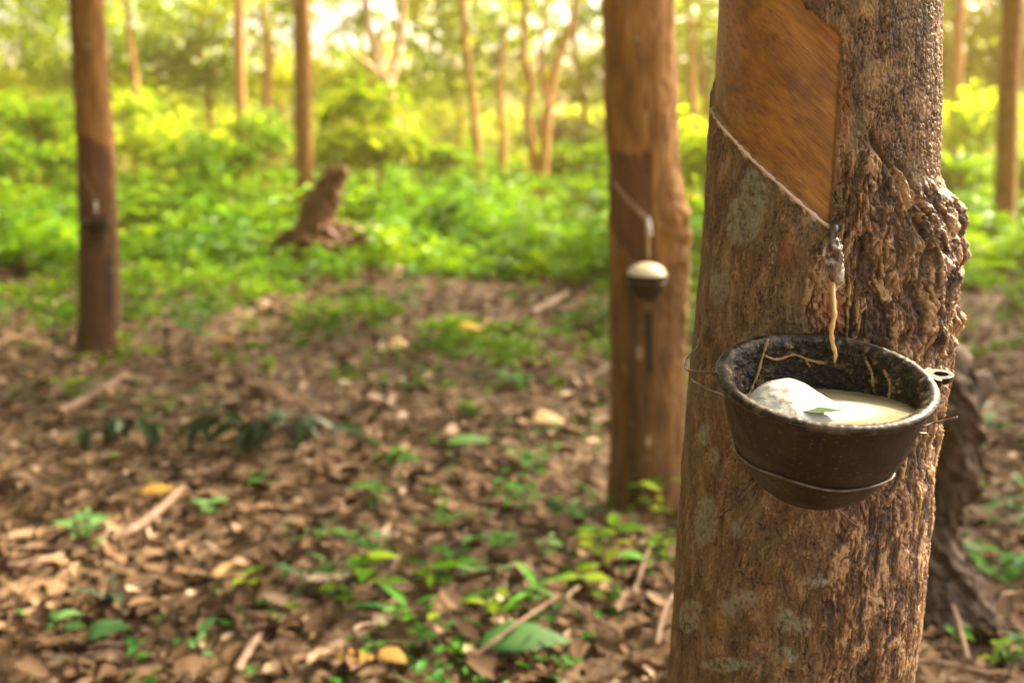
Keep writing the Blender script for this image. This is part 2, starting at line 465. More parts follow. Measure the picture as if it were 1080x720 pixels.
# ---- the main rubber tree
table = [(-1500, 770, 1010), (-300, 762, 992), (0, 755, 987), (100, 752, 985), (180, 748, 983), (260, 741, 980), (330, 735, 978),
         (430, 726, 974), (560, 716, 969), (640, 711, 963), (720, 706, 953), (1000, 685, 950), (1300, 640, 990), (1500, 560, 1060), (1650, 480, 1130)]
YM = 1.045
zs = np.concatenate([np.linspace(-.05, .56, 60)[:-1], np.linspace(.56, 1.20, 760), np.linspace(1.20, 6.0, 60)[1:]])
th = thetas(560, 70)
g = trunk_grid(YM, 0, table, zs, th)
TT = g['TT'].copy(); TT[TT > np.pi] -= 2 * np.pi
U = np.degrees(TT)
V0, _ = trunk_mesh(g, 0 * TT)
_, PV, _ = proj(V0)
RM = .115
A = TT * RM; Zc = g['ZZ']
warp1 = fbm2(A * 30, Zc * 14, 1, 3); warp2 = fbm2(A * 30 + 50, Zc * 14, 2, 3)
disp = .0025 * fbm2(A * 12, Zc * 6, 21, 3)
# swelling on the right flank below the old scar
sw_v = np.interp(PV, [150, 185, 200, 220, 260, 290, 330, 370, 430, 480, 560, 700, 900], [0, 2, 8, 20, 28, 33, 27, 20, 11, 6, 5, 3, 0]) * 1.0 / FP * 1.06
sw_u = np.exp(-((U - 88) / 42) ** 2)
sh = ss(20, 75, U) * 0 + 1
vtop = np.interp(U, [-10, 7, 31, 60, 85, 120, 180], [150, 150, 172, 195, 205, 215, 220]) + warp1 * 14
swell = sw_v * sw_u * (.8 + .5 * fbm2(A * 22, Zc * 22, 33, 3))
swell += .0035 * ss(vtop - 8, vtop + 12, PV) * ss(8, 30, U) * (1 - ss(360, 520, PV)) * (1 - ss(120, 160, U))
disp += swell
# masks
ub = np.interp(PV, [110, 237, 300, 380, 540, 720, 1200], [9, 4, -6, -4, 14, 10, 0]) + warp2 * 9
rough = ss(-4, 5, U - ub) * ss(-8, 14, PV - vtop) * (1 - ss(150, 170, abs(U)))
coarse = rough * np.interp(PV, [150, 200, 430, 560, 760], [.7, 1, .9, .42, .36])
vcut = np.interp(U, [-170, -120, -75, -43.6, -20, 5], [0, 52, 108, 150, 190, 237]) + .8 * noise2(U * .25, U * 0, 4)
uright = np.interp(PV, [-40, 40, 100, 180, 237], [10, 7.6, 6.6, 5.7, 5]) + .9 * fbm2(Zc * 130, Zc * 0, 5, 3)
vup = np.interp(U, [-170, -60, -13, 8], [-260, -95, 0, 40]) + 3 * fbm2(A * 90, Zc * 90, 6, 2)
sd = np.minimum(np.minimum(vcut - PV, (uright - U) * 2.0), PV - vup)         # > 0 inside the panel
panel = ss(-1.2, 1.0, sd)
near = np.exp(-np.maximum(-sd, 0) / 7) * (1 - panel)
# bark relief
w1 = warp1 * .35; w2 = warp2 * .35
fz = Zc * 75 + w2; fa = A * 230 + w1
def ridge(x, y, seed, lo, octv=3):
    n = abs(fbm2(x, y, seed, octv)); return ss(lo, 0.0, n)
w1 = .30 * warp1; w2 = .30 * warp2
cA = ridge(A * 150 + w1 * 2, Zc * 58 + w2 * 2, 41, .10)            # short upright cracks
cB = ridge(A * 330 + w1, Zc * 95 + w2, 42, .12)
cC = ridge(A * 62 + w1 * 2, Zc * 13 + w2, 51, .035, 4) * ss(-.2, .35, fbm2(A * 25, Zc * 12, 52, 2))
cH = ridge(A * 60, Zc * 130 + w2, 53, .05) * ss(0, .5, fbm2(A * 20, Zc * 40, 54, 2))
tex = fbm2(A * 420, Zc * 230, 43, 4, .6)
fine_h = -.55 * cA - .35 * cB - 1.2 * cC - .35 * cH + .30 * tex
fine = .0017 * fine_h
topright = ss(8, 16, U) * (1 - ss(-8, 14, PV - vtop))
f1, f2, idv = worley2(A * 230 + w1, Zc * 135 + w2, 61)
sc_h = -(1 - ss(.02, .22, f2 - f1)) + .7 * (idv - .5) + .35 * tex
scaly = .0010 * sc_h
vA = ridge(A * 84 + warp1 * .8, Zc * 25 + warp2 * .8, 71, .13, 3)   # deep upright fissures
vB = ridge(A * 170 + warp1 * .8, Zc * 62 + warp2 * .8, 72, .12, 3)
vH = ridge(A * 45 + warp1, Zc * 85 + warp2, 73, .07, 3)
g1, g2, gid = worley2(A * 105 + warp1 * 1.2, Zc * 52 + warp2 * 1.2, 74)
plate = ss(.0, .16, g2 - g1); p2 = 1 - vB
def terrace(x, y, seed, k, sharp=.78, octv=5):
    q_ = fbm2(x, y, seed, octv, .55) * k; fl = np.floor(q_); return fl + ss(sharp, 1, q_ - fl)
crumb = fbm2(A * 330, Zc * 150, 91, 4, .62)
te = terrace(A * 62 + .5 * warp1, Zc * 24 + .5 * warp2, 94, 4.2) + .6 * terrace(A * 120, Zc * 60, 95, 3.0)
te2 = terrace(A * 80 + .5 * warp1, Zc * 42 + .5 * warp2, 96, 3.0)
fine_h = fine_h + .16 * te2; fine = .0017 * fine_h
co_h = -.95 * vA - .5 * vB - .3 * vH + .25 * te + .35 * (gid - .5) * plate - .2 * (1 - plate) + .52 * crumb
ch = .0027 * co_h
big = fbm2(A * 34 + warp1, Zc * 26 + warp2, 93, 3) * np.interp(PV, [150, 210, 400, 520], [.3, 1, 1, .2]) * .0026
rel = (1 - coarse) * (fine + topright * scaly) + coarse * (ch + big)
hgt = np.clip((1 - rough) * (.68 + .62 * fine_h + topright * .22 * sc_h) + rough * (.80 + .62 * co_h), 0, 1)
# diagonal fissure in the swelling and flaking at the panel edge
def seg_d(u, v, pts):
    best = np.full(u.shape, 1e9)
    for (a0, b0), (a1, b1) in zip(pts[:-1], pts[1:]):
        dx, dy = a1 - a0, b1 - b0; t = np.clip(((u - a0) * dx + (v - b0) * dy) / (dx * dx + dy * dy), 0, 1)
        best = np.minimum(best, np.hypot(u - a0 - t * dx, v - b0 - t * dy))
    return best
UP = U * 2.0
gap = seg_d(UP + warp1 * 6, PV + warp2 * 8, [(44, 138), (52, 160), (70, 190), (88, 222), (104, 268)])
rel -= .006 * np.exp(-(gap / 3.2) ** 2) * ss(-1, 1, (U < 100) * 1.0)
gap2 = seg_d(UP + warp1 * 6, PV + warp2 * 8, [(74, 178), (88, 188), (106, 236), (116, 262)])
rel -= .006 * np.exp(-(gap2 / 3.5) ** 2)
edge = np.exp(-((U - uright - 3.2) / 3.0) ** 2) * ss(30, 60, PV) * (1 - ss(225, 250, PV)) * (1 - panel)
rel += edge * (-.0022 * vB + .0015 * crumb)
rel *= (1 - panel)
ztape = ss(.5, .57, Zc) * (1 - ss(1.19, 1.3, Zc))
pan_d = panel * (-.0042 + .00012 * fbm2((A - Zc * .95) * 40, (A + Zc * .95) * 420, 12, 2) + .0006 * fbm2((A - Zc) * 12, (A + Zc) * 50, 13, 3) + .00045 * (((vcut - PV + 1.2 * fbm2(A * 40, Zc * 8, 16, 2)) / 4.6) % 1.0 - .5))
lip = np.exp(-((vcut - PV + 3.0) / 3.0) ** 2) * (sd < 1) * (U < 6) * (U > -140) * .0010
disp = disp + rel + pan_d + lip
# raw orange-red inner bark right and below the spout, latex spill on the cut ledge
scar = np.exp(-(((U - 9) / 5) ** 2 + ((PV - 330) / 34) ** 2)) + .7 * edge * ss(.2, .8, warp1 + .4) + .8 * np.exp(-(((U + 14) / 2.5) ** 2 + ((PV - 262) / 16) ** 2))
pale = np.clip(np.exp(-(((U - 13) / 4.5) ** 2 + ((PV - 150) / 22) ** 2)) * 1.2 + .0 , 0, 1)
pale = np.clip(pale + topright * ss(.25, .8, fbm2(A * 16, Zc * 30, 14, 3)) * .8, 0, 1)
lich = np.zeros_like(U)
for (lx, ly, rx_, ry_) in [(748, 550, 15, 26), (783, 556, 9, 12), (735, 655, 10, 12), (728, 650, 9, 14), (775, 640, 9, 10), (845, 660, 10, 10), (828, 655, 8, 13), (860, 612, 12, 9), (790, 632, 14, 12), (800, 200, 14, 30),
                           (790, 230, 16, 30), (765, 300, 10, 22), (748, 455, 8, 16), (760, 480, 6, 10), (738, 640, 12, 8), (770, 700, 30, 7), (830, 690, 12, 10)]:
    row = np.argmin(abs(g['py'] - ly)); cxp = (g['L'][row] + g['R'][row]) / 2; hw = (g['R'][row] - g['L'][row]) / 2
    s_ = (lx - cxp) / hw; uu = math.degrees(math.asin(max(-.97, min(.97, s_)))); ru = math.degrees(rx_ / hw / math.sqrt(1 - min(.9, s_ * s_)))
    e = ((U - uu) / ru) ** 2 + ((PV - ly) / ry_) ** 2
    lich = np.maximum(lich, ss(1.3, .5, e + .5 * warp1 + .3 * warp2))
lich[:] = np.where(ly > 0, lich, lich)
lich *= (1 - panel)
latex = ss(1.6, .4, abs(PV - vcut - 3.2)) * (U < 5.5) * (U > -70) * 1.0
latex = np.maximum(latex, .55 * ss(5.5, 1.5, abs(PV - vcut - 4.5)) * (U < 3) * (U > -72) * ss(.1, .6, fbm2(A * 140, Zc * 30, 15, 2) + .3))
V, F = trunk_mesh(g, disp)
base = (g['cx'][3], YM, 0.0)
tree = thing('rubber_tree', base, 'nearest rubber tree, in sharp focus, with a shaved orange panel and the largest black cup', 'tree', 'rubber trees')
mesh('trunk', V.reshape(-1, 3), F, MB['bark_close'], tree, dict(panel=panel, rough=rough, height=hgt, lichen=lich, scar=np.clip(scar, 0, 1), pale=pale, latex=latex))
# helper: the point on the main trunk's surface under a pixel
Vf = V.reshape(-1, 3); fx_, fy_, _d = proj(Vf); front = (abs(U).ravel() < 92)
def surf(px, py, lift=0.0):
    e = (fx_ - px) ** 2 + (fy_ - py) ** 2; e = np.where(front, e, 1e9); k = int(np.argmin(e))
    p = Vf[k]; c = np.array([g['cx'][k // len(th)], YM, p[2]]); dn = nrm(p - c)
    return p + dn * lift
# latex thread running down the cut (strip of dried and wet latex, uneven width)
uu = np.linspace(-64, 5, 90)
pts = []
for u_ in uu:
    vc = np.interp(u_, [-120, -75, -43.6, -20, 5], [52, 108, 150, 190, 237])
    e = abs(U - u_) * 3 + abs(PV - (vc + 2.5)); k = int(np.argmin(e)); p = Vf[k]; c = np.array([g['cx'][k // len(th)], YM, p[2]])
    pts.append(p + nrm(p - c) * -.0004)
pts = np.array(pts); kk = np.ones(7) / 7
for a_ in range(3): pts[3:-3, a_] = np.convolve(pts[:, a_], kk, 'valid')
rads = (.0014 + .0009 * fbm2(np.arange(90) * .22, np.zeros(90), 7, 4, .7)) * np.interp(np.arange(90), [0, 8, 84, 89], [.5, 1, 1, .8])
mesh('latex_strip', *tube(pts, rads, 8)[:2], MB['strip'], tree)

# ------------------------------------------------------------------ collecting cups
prof_o = [(0.0, .0), (.020, -.0985), (.033, -.0945), (.047, -.083), (.0600, -.0640), (.0690, -.0440), (.0745, -.022), (.0772, -.0065)]
zz_ = np.array([-.1025, -.0985, -.087, -.067, -.046, -.022, -.0065, 0]); rr_ = np.array([.020, .033, .047, .060, .069, .0745, .0772, .0776])
def r_in(z): return np.interp(z, zz_ + .004, rr_ - .0042)
def r_out(z): return np.interp(z, zz_, rr_)

def cup_geometry(seg=300):
    P = [(.0005, -.1025), (.012, -.1028), (.020, -.1025)]
    for z in np.linspace(-.1, -.0075, 26): P.append((float(r_out(z)), z))
    P += [(.0786, -.0062), (.0812, -.0056), (.0826, -.0040), (.0828, -.0020), (.0818, -.0004), (.0795, .0006), (.0770, .0005), (.0748, -.0006), (.0736, -.0030)]
    no = len(P)
    for z in np.linspace(-.006, -.090, 84): P.append((float(r_in(z)), z))
    P += [(.014, -.0935), (.0005, -.0938)]
    P = np.array(P)
    a = np.arange(seg) / seg * 2 * np.pi
    RR, AA = np.meshgrid(P[:, 0], a, indexing='ij'); ZZ = np.broadcast_to(P[:, 1][:, None], RR.shape).copy()
    inside = np.zeros_like(RR); inside[no - 1:] = 1
    rim = np.zeros_like(RR); rim[no - 8:no] = 1
    x, y = np.cos(AA), np.sin(AA)
    rn = fbm2(AA * 8 / np.pi * 4, ZZ * 220, 5, 4); 
    RR = RR + inside * (-.0026 * np.maximum(rn, -.25) - .0010 * np.maximum(fbm2(AA * 26, ZZ * 500, 7, 3), 0)) * (RR > .02) + .0003 * fbm2(AA * 6, ZZ * 60, 3, 3) + rim * .0005 * fbm2(AA * 30, ZZ * 400, 9, 2)
    ck = ss(.12, .42, fbm2(AA * 13, ZZ * 190, 27, 4, .6) + .25 * fbm2(AA * 3, ZZ * 40, 28, 2)) * inside
    RR = RR - ck * .0022 * (RR > .02)
    ZZ = ZZ + rim * .0007 * fbm2(AA * 22, RR * 300, 19, 3)
    V = np.stack([RR * x, RR * y, ZZ], -1).reshape(-1, 3)
    n = len(P); i = np.arange(n - 1)[:, None] * seg; j = np.arange(seg)[None]; j2 = (j + 1) % seg
    F = np.stack([i + j, i + j2, i + seg + j2, i + seg + j], -1).reshape(-1, 4)
    return V, F, dict(inside=inside.ravel(), rim=rim.ravel(), crust=ck.ravel())

def ear_geometry(ang):
    """flat lug with a hole beside the rim"""
    c = np.array([.0895, 0, -.0012]); n = 40; a = np.arange(n) / n * 2 * np.pi
    outer = np.stack([c[0] + np.cos(a) * .0110, np.sin(a) * .0085], -1)
    outer[np.cos(a) < -.2, 1] *= 1.5
    inner = np.stack([c[0] + .0012 + np.cos(a) * .0058, np.sin(a) * .0042], -1)
    V = []
    for z in (.0000, -.0045):
        V += [(x, y, z) for x, y in outer] + [(x, y, z) for x, y in inner]
    F = []
    for k in range(n):
        l = (k + 1) % n
        F += [(k, l, n + l, n + k), (2 * n + l, 2 * n + k, 3 * n + k, 3 * n + l), (l, k, 2 * n + k, 2 * n + l), (n + k, n + l, 3 * n + l, 3 * n + k)]
    V = np.array(V); ca, sa = math.cos(ang), math.sin(ang)
    V = np.stack([V[:, 0] * ca - V[:, 1] * sa, V[:, 0] * sa + V[:, 1] * ca, V[:, 2]], -1)
    return V, np.array(F), {'inside': np.zeros(len(V)), 'rim': np.ones(len(V)), 'crust': np.zeros(len(V))}

cc_dep = .862
cc = atd(871, 397, cc_dep)
TILT = R(15)
CM = Matrix.Translation(Vector(cc)) @ Matrix.Rotation(TILT, 4, 'X') @ Matrix.Rotation(R(1.0), 4, 'Y')
CMn = np.array(CM); CIn = np.array(CM.inverted())
def c2w(p): p = np.atleast_2d(p); return p @ CMn[:3, :3].T + CMn[:3, 3]
def w2c(p): p = np.atleast_2d(p); return p @ CIn[:3, :3].T + CIn[:3, 3]

cup = thing('collecting_cup', c2w([[0, 0, -.0985]])[0], 'large black latex cup in sharp focus wired to the nearest trunk, milky latex inside', 'cup', 'latex cups on the trunks')
vc, fc, ac = cup_geometry()
mesh('bowl', c2w(vc), fc, MB['cup'], cup, ac)
ve, fe, ae = ear_geometry(R(5))
mesh('lug', c2w(ve), fe, MB['cup'], cup, ae, smooth=False)
# dried latex strings on the inner rear wall
def wall(angd, z, lift=.0022):
    r = float(r_in(z)) - lift; a = R(angd); return c2w([[r * math.cos(a), r * math.sin(a), z]])[0]
strs = []
for path, r in [([(116, .002), (118, -.006), (121, -.014), (124, -.022), (128, -.030)], .0016), ([(118, -.012), (108, -.017), (96, -.014), (86, -.018), (74, -.020)], .0014),
                ([(48, -.010), (42, -.018), (38, -.028)], .0015), ([(34, -.012), (26, -.020), (22, -.032)], .0015), ([(88, -.018), (84, -.024)], .0012), ([(126, -.026), (134, -.036), (140, -.040)], .0010)]:
    pp = smooth_path([wall(a, z) for a, z in path], 26)
    rr = .8 * r * (1 + 1.1 * fbm2(np.arange(26) * .35 + r * 9000, np.zeros(26), 4, 2)); rr[0] *= .4; rr[-1] *= .3
    mesh('dried_latex', *tube(pp, np.abs(rr), 8)[:2], MB['string'], cup)

# latex liquid, level in the tilted cup
lz = cc[2] - .0240
cen = c2w([[0, 0, -.0240]])[0]; cen[2] = lz
nph = 120; nr = 46
rb = np.zeros(nph)
for k in range(nph):
    a = 2 * np.pi * k / nph
    for rho in np.arange(.03, .11, .0004):
        p = w2c([cen + np.array([math.cos(a) * rho, math.sin(a) * rho, 0])])[0]
        if math.hypot(p[0], p[1]) > r_in(min(p[2], -.0)) - .0006: break
    rb[k] = rho
s = np.linspace(0, 1, nr)
ang = np.arange(nph) / nph * 2 * np.pi
def disc(zf, name, mat, parent, keep=None):
    Rr_ = s[:, None] * rb[None]
    Xd = cen[0] + Rr_ * np.cos(ang); Yd = cen[1] + Rr_ * np.sin(ang)
    Zd = lz + zf(Xd, Yd)
    V = np.stack([Xd, Yd, Zd], -1).reshape(-1, 3)
    i = np.arange(nr - 1)[:, None] * nph; j = np.arange(nph)[None]; j2 = (j + 1) % nph
    F = np.stack([i + j, i + nph + j, i + nph + j2, i + j2], -1).reshape(-1, 4)
    mk = ss(1.25, .85, np.hypot((Xd - cen[0] + .022) / np.where(Xd - cen[0] + .022 > 0, .062, .045), (Yd - cen[1] + .010) / .040)).ravel()
    return mesh(name, V, F, mat, parent, dict(milk=mk))
liq = disc(lambda x, y: .0003 * noise2(x * 60, y * 60, 3), 'latex_pool', MB['latex'], None)
tag(liq, 'milky tan liquid latex pooled inside the large black cup', 'latex')
# coagulated lump: a dome over the left half of the pool
lc = np.array([cen[0] - .030, cen[1] - .012])
n1_, n2_ = 64, 120
s1 = np.linspace(0, 1, n1_); a2 = np.arange(n2_) / n2_ * 2 * np.pi
RX, AX = np.meshgrid(s1, a2, indexing='ij')
ex = np.where(np.cos(AX) > 0, .060, .041); ey = np.where(np.sin(AX) > 0, .032, .042)
Xl = lc[0] + RX * np.cos(AX) * ex * (1 + .05 * noise2(np.cos(AX) * 2, np.sin(AX) * 2, 5)); Yl = lc[1] + RX * np.sin(AX) * ey
# keep inside the bowl
aa_ = np.arctan2(Yl - cen[1], Xl - cen[0]) % (2 * np.pi); lim = np.interp(aa_, np.append(ang, 2 * np.pi), np.append(rb, rb[0])) * .985
rr2 = np.hypot(Xl - cen[0], Yl - cen[1]); kf = np.minimum(1, lim / np.maximum(rr2, 1e-6))
Xl = cen[0] + (Xl - cen[0]) * kf; Yl = cen[1] + (Yl - cen[1]) * kf
Hl = .0235 * (1 - RX ** 2.2) ** .9 * (.20 + .80 * np.exp(-(((Xl - lc[0] + .004) / .034) ** 2 + ((Yl - lc[1] - .002) / .045) ** 2) ** 1.4))
fold = fbm2(Xl * 45 + Yl * 20, Yl * 40, 77, 3)
Hl += (.0012 * abs(fold)) * ss(0, .2, 1 - RX) - .0008
V = np.stack([Xl, Yl, lz + Hl], -1).reshape(-1, 3)
i = np.arange(n1_ - 1)[:, None] * n2_; j = np.arange(n2_)[None]; j2 = (j + 1) % n2_
F = np.stack([i + j, i + n2_ + j, i + n2_ + j2, i + j2], -1).reshape(-1, 4)
tag(mesh('latex_lump', V, F, MB['lump']), 'glossy white lump of coagulated latex in the left of the large black cup', 'latex lump')
# green leaf floating by the front rim
lp = atd(864, 434, .805)
d_ = ray(868, 433); tt_ = (lz + .0062 - CAMZ) / d_[2]; lp = CAM + d_ * tt_
v_, f_, a_ = leaves(np.array([lp + np.array([-.015, -.002, .0003])]), np.array([[1, .06, 0.0]]), np.array([[0, -.15, 1.0]]), .030, .013, .0, np.array([.95]), 'ovate', .06)
tag(mesh('floating_leaf', v_, f_, MB['leaf_wilt'], None, a_), 'small dark green leaf floating by the front rim of the large cup', 'leaf')

# wire hanger
def wire(pts, r=.00085, n=60, seg=8): return tube(smooth_path(pts, n), r, seg)
hang = thing('wire_hanger', cc + np.array([0, .03, -.055]), 'rusty wire holding the large black cup against the nearest trunk', 'wire')
ringz = -.066; rp = []
for a in np.linspace(R(-190), R(18), 60):
    zz = ringz + .012 * math.sin(a + .6) * -1 * .6 + .0015 * math.sin(5 * a)
    rp.append(c2w([[(float(r_out(zz)) + .0011) * math.cos(a), (float(r_out(zz)) + .0011) * math.sin(a), zz]])[0])
mesh('ring', *tube(np.array(rp), .0011, 8)[:2], MB['wire'], hang)
mesh('hook', *wire([surf(738, 358, .001), atd(736, 366, .985), atd(724, 378, .93), atd(723, 388, .90), atd(733, 392, .88), atd(757, 393, .865)], .0010)[:2], MB['wire'], hang)
mesh('hook', *wire([surf(731, 400, .001), atd(733, 403, .93), atd(748, 411, .90), atd(768, 420, .862), atd(776, 440, .85), rp[4]], .0008)[:2], MB['wire'], hang)
mesh('prong', *wire([surf(958, 455, -.002), atd(968, 452, .925), atd(985, 446, .92), atd(1010, 440, .915)], .0010)[:2], MB['wire'], hang)
mesh('prong', *wire([surf(955, 458, -.002), atd(966, 457, .93), atd(977, 457, .93)], .0009)[:2], MB['wire'], hang)
mesh('prong', *wire([surf(759, 544, .0015), surf(775, 532, .003), surf(795, 512, .006), surf(806, 500, .010)], .0011)[:2], MB['wire'], hang)
mesh('prong', *wire([surf(782, 556, .001), surf(791, 538, .002), surf(801, 515, .004)], .0009)[:2], MB['wire'], hang)
mesh('prong', *wire([surf(905, 556, .001), surf(892, 545, .004), surf(878, 530, .010)], .0008)[:2], MB['wire'], hang)

# spout with its drip
sp0 = surf(880, 238, .003)
spt = thing('spout', sp0, 'clear crumpled plastic spout below the latex cut of the nearest trunk', 'spout')
sdep = proj(surf(880, 290))[2] - .014
def sheet_tube(rows, seed, seg=28):
    """rows: (px, py, half width px, half thickness m)"""
    P = smooth_path(np.array([[a, b, c, d] for a, b, c, d in rows]), 50); V = []
    for i, (a, b, hw, ht) in enumerate(P):
        c = atd(a, b, sdep); w = hw / FP * sdep
        t = np.arange(seg) / seg * 2 * np.pi
        cr = 1 + .22 * fbm2(np.cos(t) * 1.5 + i * .14, np.sin(t) * 1.5 + seed + i * .1, seed, 3)
        V.append(np.stack([c[0] + np.cos(t) * w * cr, c[1] + np.sin(t) * ht * cr, c[2] + 0 * t], -1))
    V = np.concatenate(V); i = np.arange(49)[:, None] * seg; j = np.arange(seg)[None]; j2 = (j + 1) % seg
    F = np.stack([i + j, i + j2, i + seg + j2, i + seg + j], -1).reshape(-1, 4)
    return V, F
v_, f_ = sheet_tube([(879, 250, 5, .003), (878, 254, 9, .004), (878, 262, 11, .0045), (879, 280, 11, .005), (879, 296, 11.5, .005), (878, 303, 8, .004), (878, 310, 3.0, .0025), (878, 312, 1, .001)], 3)
mesh('plastic_strip', v_, f_, MB['clear'], spt)
v_, f_, _ = tube(smooth_path([surf(881, 236, -.001), atd(880, 241, sdep - .001), atd(878, 250, sdep), atd(878, 258, sdep)], 30), np.linspace(.0042, .0030, 30), 12, .25, 120)
mesh('metal_tongue', v_, f_, MB['metal'], spt)
dz = cc_dep + .045
dp = smooth_path([atd(x, y, d) for x, y, d in [(878, 300, sdep), (879, 318, (sdep + dz) / 2), (880, 332, dz + .003), (877, 348, dz), (878, 362, dz), (881, 372, dz), (880, 382, dz)]], 50)
mesh('latex_drip', *tube(dp, np.interp(np.arange(50), [0, 12, 30, 44, 49], [.0026, .0022, .0018, .0015, .0007]) * (1 + .15 * np.sin(np.arange(50) * .9)), 14)[:2], MB['drip'], spt)

# ------------------------------------------------------------------ the two blurred tapped trees
def tapped_tree(name, label, Y, table, ztop, vcut, panel_fn, swell, stain, latex_fn, mat, nz=300, nt=150):
    zb = float(gh((table[len(table) // 2][1] - 540) / FP * Y, Y)) - .05
    zs = np.linspace(zb, ztop, nz); th = thetas(nt, 40)
    g = trunk_grid(Y, 0, table, zs, th)
    TT = g['TT'].copy(); TT[TT > np.pi] -= 2 * np.pi; U = np.degrees(TT); V0, _ = trunk_mesh(g, 0 * TT); _, PV, _ = proj(V0)
    A = TT * .11; Z = g['ZZ']
    disp = .004 * fbm2(A * 14, Z * 5, 5, 4) + .0025 * fbm2(A * 70, Z * 22, 6, 3) * 1
    sw = swell(U, PV) * Y / FP
    pn = panel_fn(U, PV) if panel_fn else 0 * U
    disp = disp + sw * (1 + .3 * fbm2(A * 30, Z * 30, 8, 3)) - .006 * pn
    st = stain(U, PV); lt = latex_fn(U, PV)
    V, F = trunk_mesh(g, disp)
    t = thing(name, (g['cx'][2], Y, zb + .05), label, 'tree', 'rubber trees')
    mesh('trunk', V.reshape(-1, 3), F, mat, t, dict(panel=pn, stain=st, latex=lt))
    return t, g

def gauss(u, a, w): return np.exp(-((u - a) / w) ** 2)
def dome(name, label, c, r, h, mat):
    n1, n2 = 14, 40
    S, A_ = np.meshgrid(np.linspace(0, 1, n1), np.arange(n2) / n2 * 2 * np.pi, indexing='ij')
    Zd = h * np.sqrt(np.clip(1 - S ** 2, 0, 1)) + .02 * h * noise2(S * 3 * np.cos(A_), S * 3 * np.sin(A_), 2)
    V = np.stack([c[0] + S * r * np.cos(A_), c[1] + S * r * np.sin(A_), c[2] + Zd], -1).reshape(-1, 3)
    i = np.arange(n1 - 1)[:, None] * n2; j = np.arange(n2)[None]; j2 = (j + 1) % n2
    F = np.stack([i + j, i + n2 + j, i + n2 + j2, i + j2], -1).reshape(-1, 4)
    return tag(mesh(name, V, F, mat), label, 'latex lump')

t2tab = [(-900, 640, 712), (0, 635, 711), (100, 638, 714), (200, 641, 716), (260, 643, 718), (400, 645, 722), (500, 643, 722), (545, 637, 722), (570, 628, 730), (620, 600, 750)]
def p2(U, V):
    top = 163 + 6 * noise2(U * .1, V * 0, 3); return ss(-3, 3, V - top) * ss(-2, 2, 14 - U) * (1 - ss(-3, 3, V - (np.interp(U, [-80, -60, 0, 14], [165, 190, 229, 236])) - 60)) 
T2, g2_ = tapped_tree('rubber_tree', 'blurred middle rubber tree with a small cup piled with pale latex', 3.3, t2tab, 5.8, None,
    p2, lambda U, V: gauss(U, 75, 40) * np.interp(V, [180, 205, 230, 280, 420], [0, 5, 13, 9, 0]),
    lambda U, V: .9 * ss(1.3, .4, abs(U - 3 - 2 * noise2(V * .05, V * 0, 4)) / 6) * ss(325, 335, V) * (1 - ss(385, 398, V)) + .35 * gauss(U, -20, 8) * ss(240, 300, V) + .42 * ss(225, 330, V),
    lambda U, V: .9 * ss(2.6, 1., abs(V - np.interp(U, [-90, -55, 0, 8], [180, 193, 227, 233]))) * ss(-62, -54, U) * (1 - ss(5, 8, U)) + .7 * ss(1., .4, ((U - 2) / 5) ** 2 + ((V - 465) / 7) ** 2) + .5 * ss(1., .4, ((U + 12) / 6) ** 2 + ((V - 372) / 9) ** 2),
    MB['bark_mid'], 760, 280)
t3tab = [(-900, 60, 96), (0, 74, 109), (100, 79, 115), (160, 81, 121), (240, 83, 124), (330, 83, 126), (358, 80, 128), (372, 74, 134), (400, 60, 146)]
T3, g3_ = tapped_tree('rubber_tree', 'blurred rubber tree at the far left carrying a tiny dark cup', 6.1, t3tab, 5.8, None,
    lambda U, V: ss(-4, 4, V - (150 + 8 * np.sin(np.radians(U * 1.6)) )), lambda U, V: 0 * U + 1.5 * gauss(U, 60, 40) * ss(150, 175, V),
    lambda U, V: .75 * ss(1.2, .4, abs(U - 32 - 8 * noise2(V * .03, V * 0, 4)) / 11) * ss(262, 275, V) * (1 - ss(320, 345, V)) + .5 * ss(225, 240, V) * gauss(U, -10, 40) * (1 - ss(250, 270, V)) + .35 * ss(225, 300, V),
    lambda U, V: .55 * ss(3., 1., abs(V - np.interp(U, [-60, -40, -5], [176, 186, 212]))) * ss(-55, -45, U) * (1 - ss(-8, -4, U)),
    MB['bark_mid'], 420, 160)

def small_cup(px, py, depth, wpx, tilt, label):
    s_ = wpx / FP * depth / .1656; c = atd(px, py, depth)
    v, f, a = cup_geometry(72); m = np.array(Matrix.Rotation(tilt, 3, 'X'))
    o = thing('collecting_cup', c, label, 'cup', 'latex cups on the trunks')
    mesh('bowl', (v * s_) @ m.T + c, f, MB['cup'], o, a)
    ve, fe, ae = ear_geometry(R(178)); mesh('lug', (ve * s_) @ m.T + c, fe, MB['cup'], o, ae, smooth=False)
    return c, s_
d2 = 3.3 * cp + .35 * sp - .118 - .055
c2, s2 = small_cup(682, 289, d2, 46, R(2), 'small blurred black cup heaped with pale latex on the middle tree')
dome('latex_lump', 'cream coloured dome of latex heaped in the small cup on the middle tree', c2 - np.array([0, 0, .002]), .0738 * s2, .047 * s2, MB['latexpale'])
d3 = 6.1 * cp + .4 * sp - .115 - .06
c3, s3 = small_cup(101, 232, d3, 30, R(4), 'tiny dark empty cup on the tapped tree at the far left')
w2 = thing('wire_hanger', c2 + np.array([0, .02, -.03]), 'thin wire round the small cup on the middle tree', 'wire')
a = np.linspace(R(-200), R(20), 40)
mesh('ring', *tube(np.stack([c2[0] + np.cos(a) * .074 * s2, c2[1] + np.sin(a) * .074 * s2, 0 * a + c2[2] - .03 * s2], -1), .0016, 6)[:2], MB['wire'], w2)
sp2 = thing('spout', atd(684, 232, d2 + .03), 'blurred metal spout above the small cup on the middle tree', 'spout')
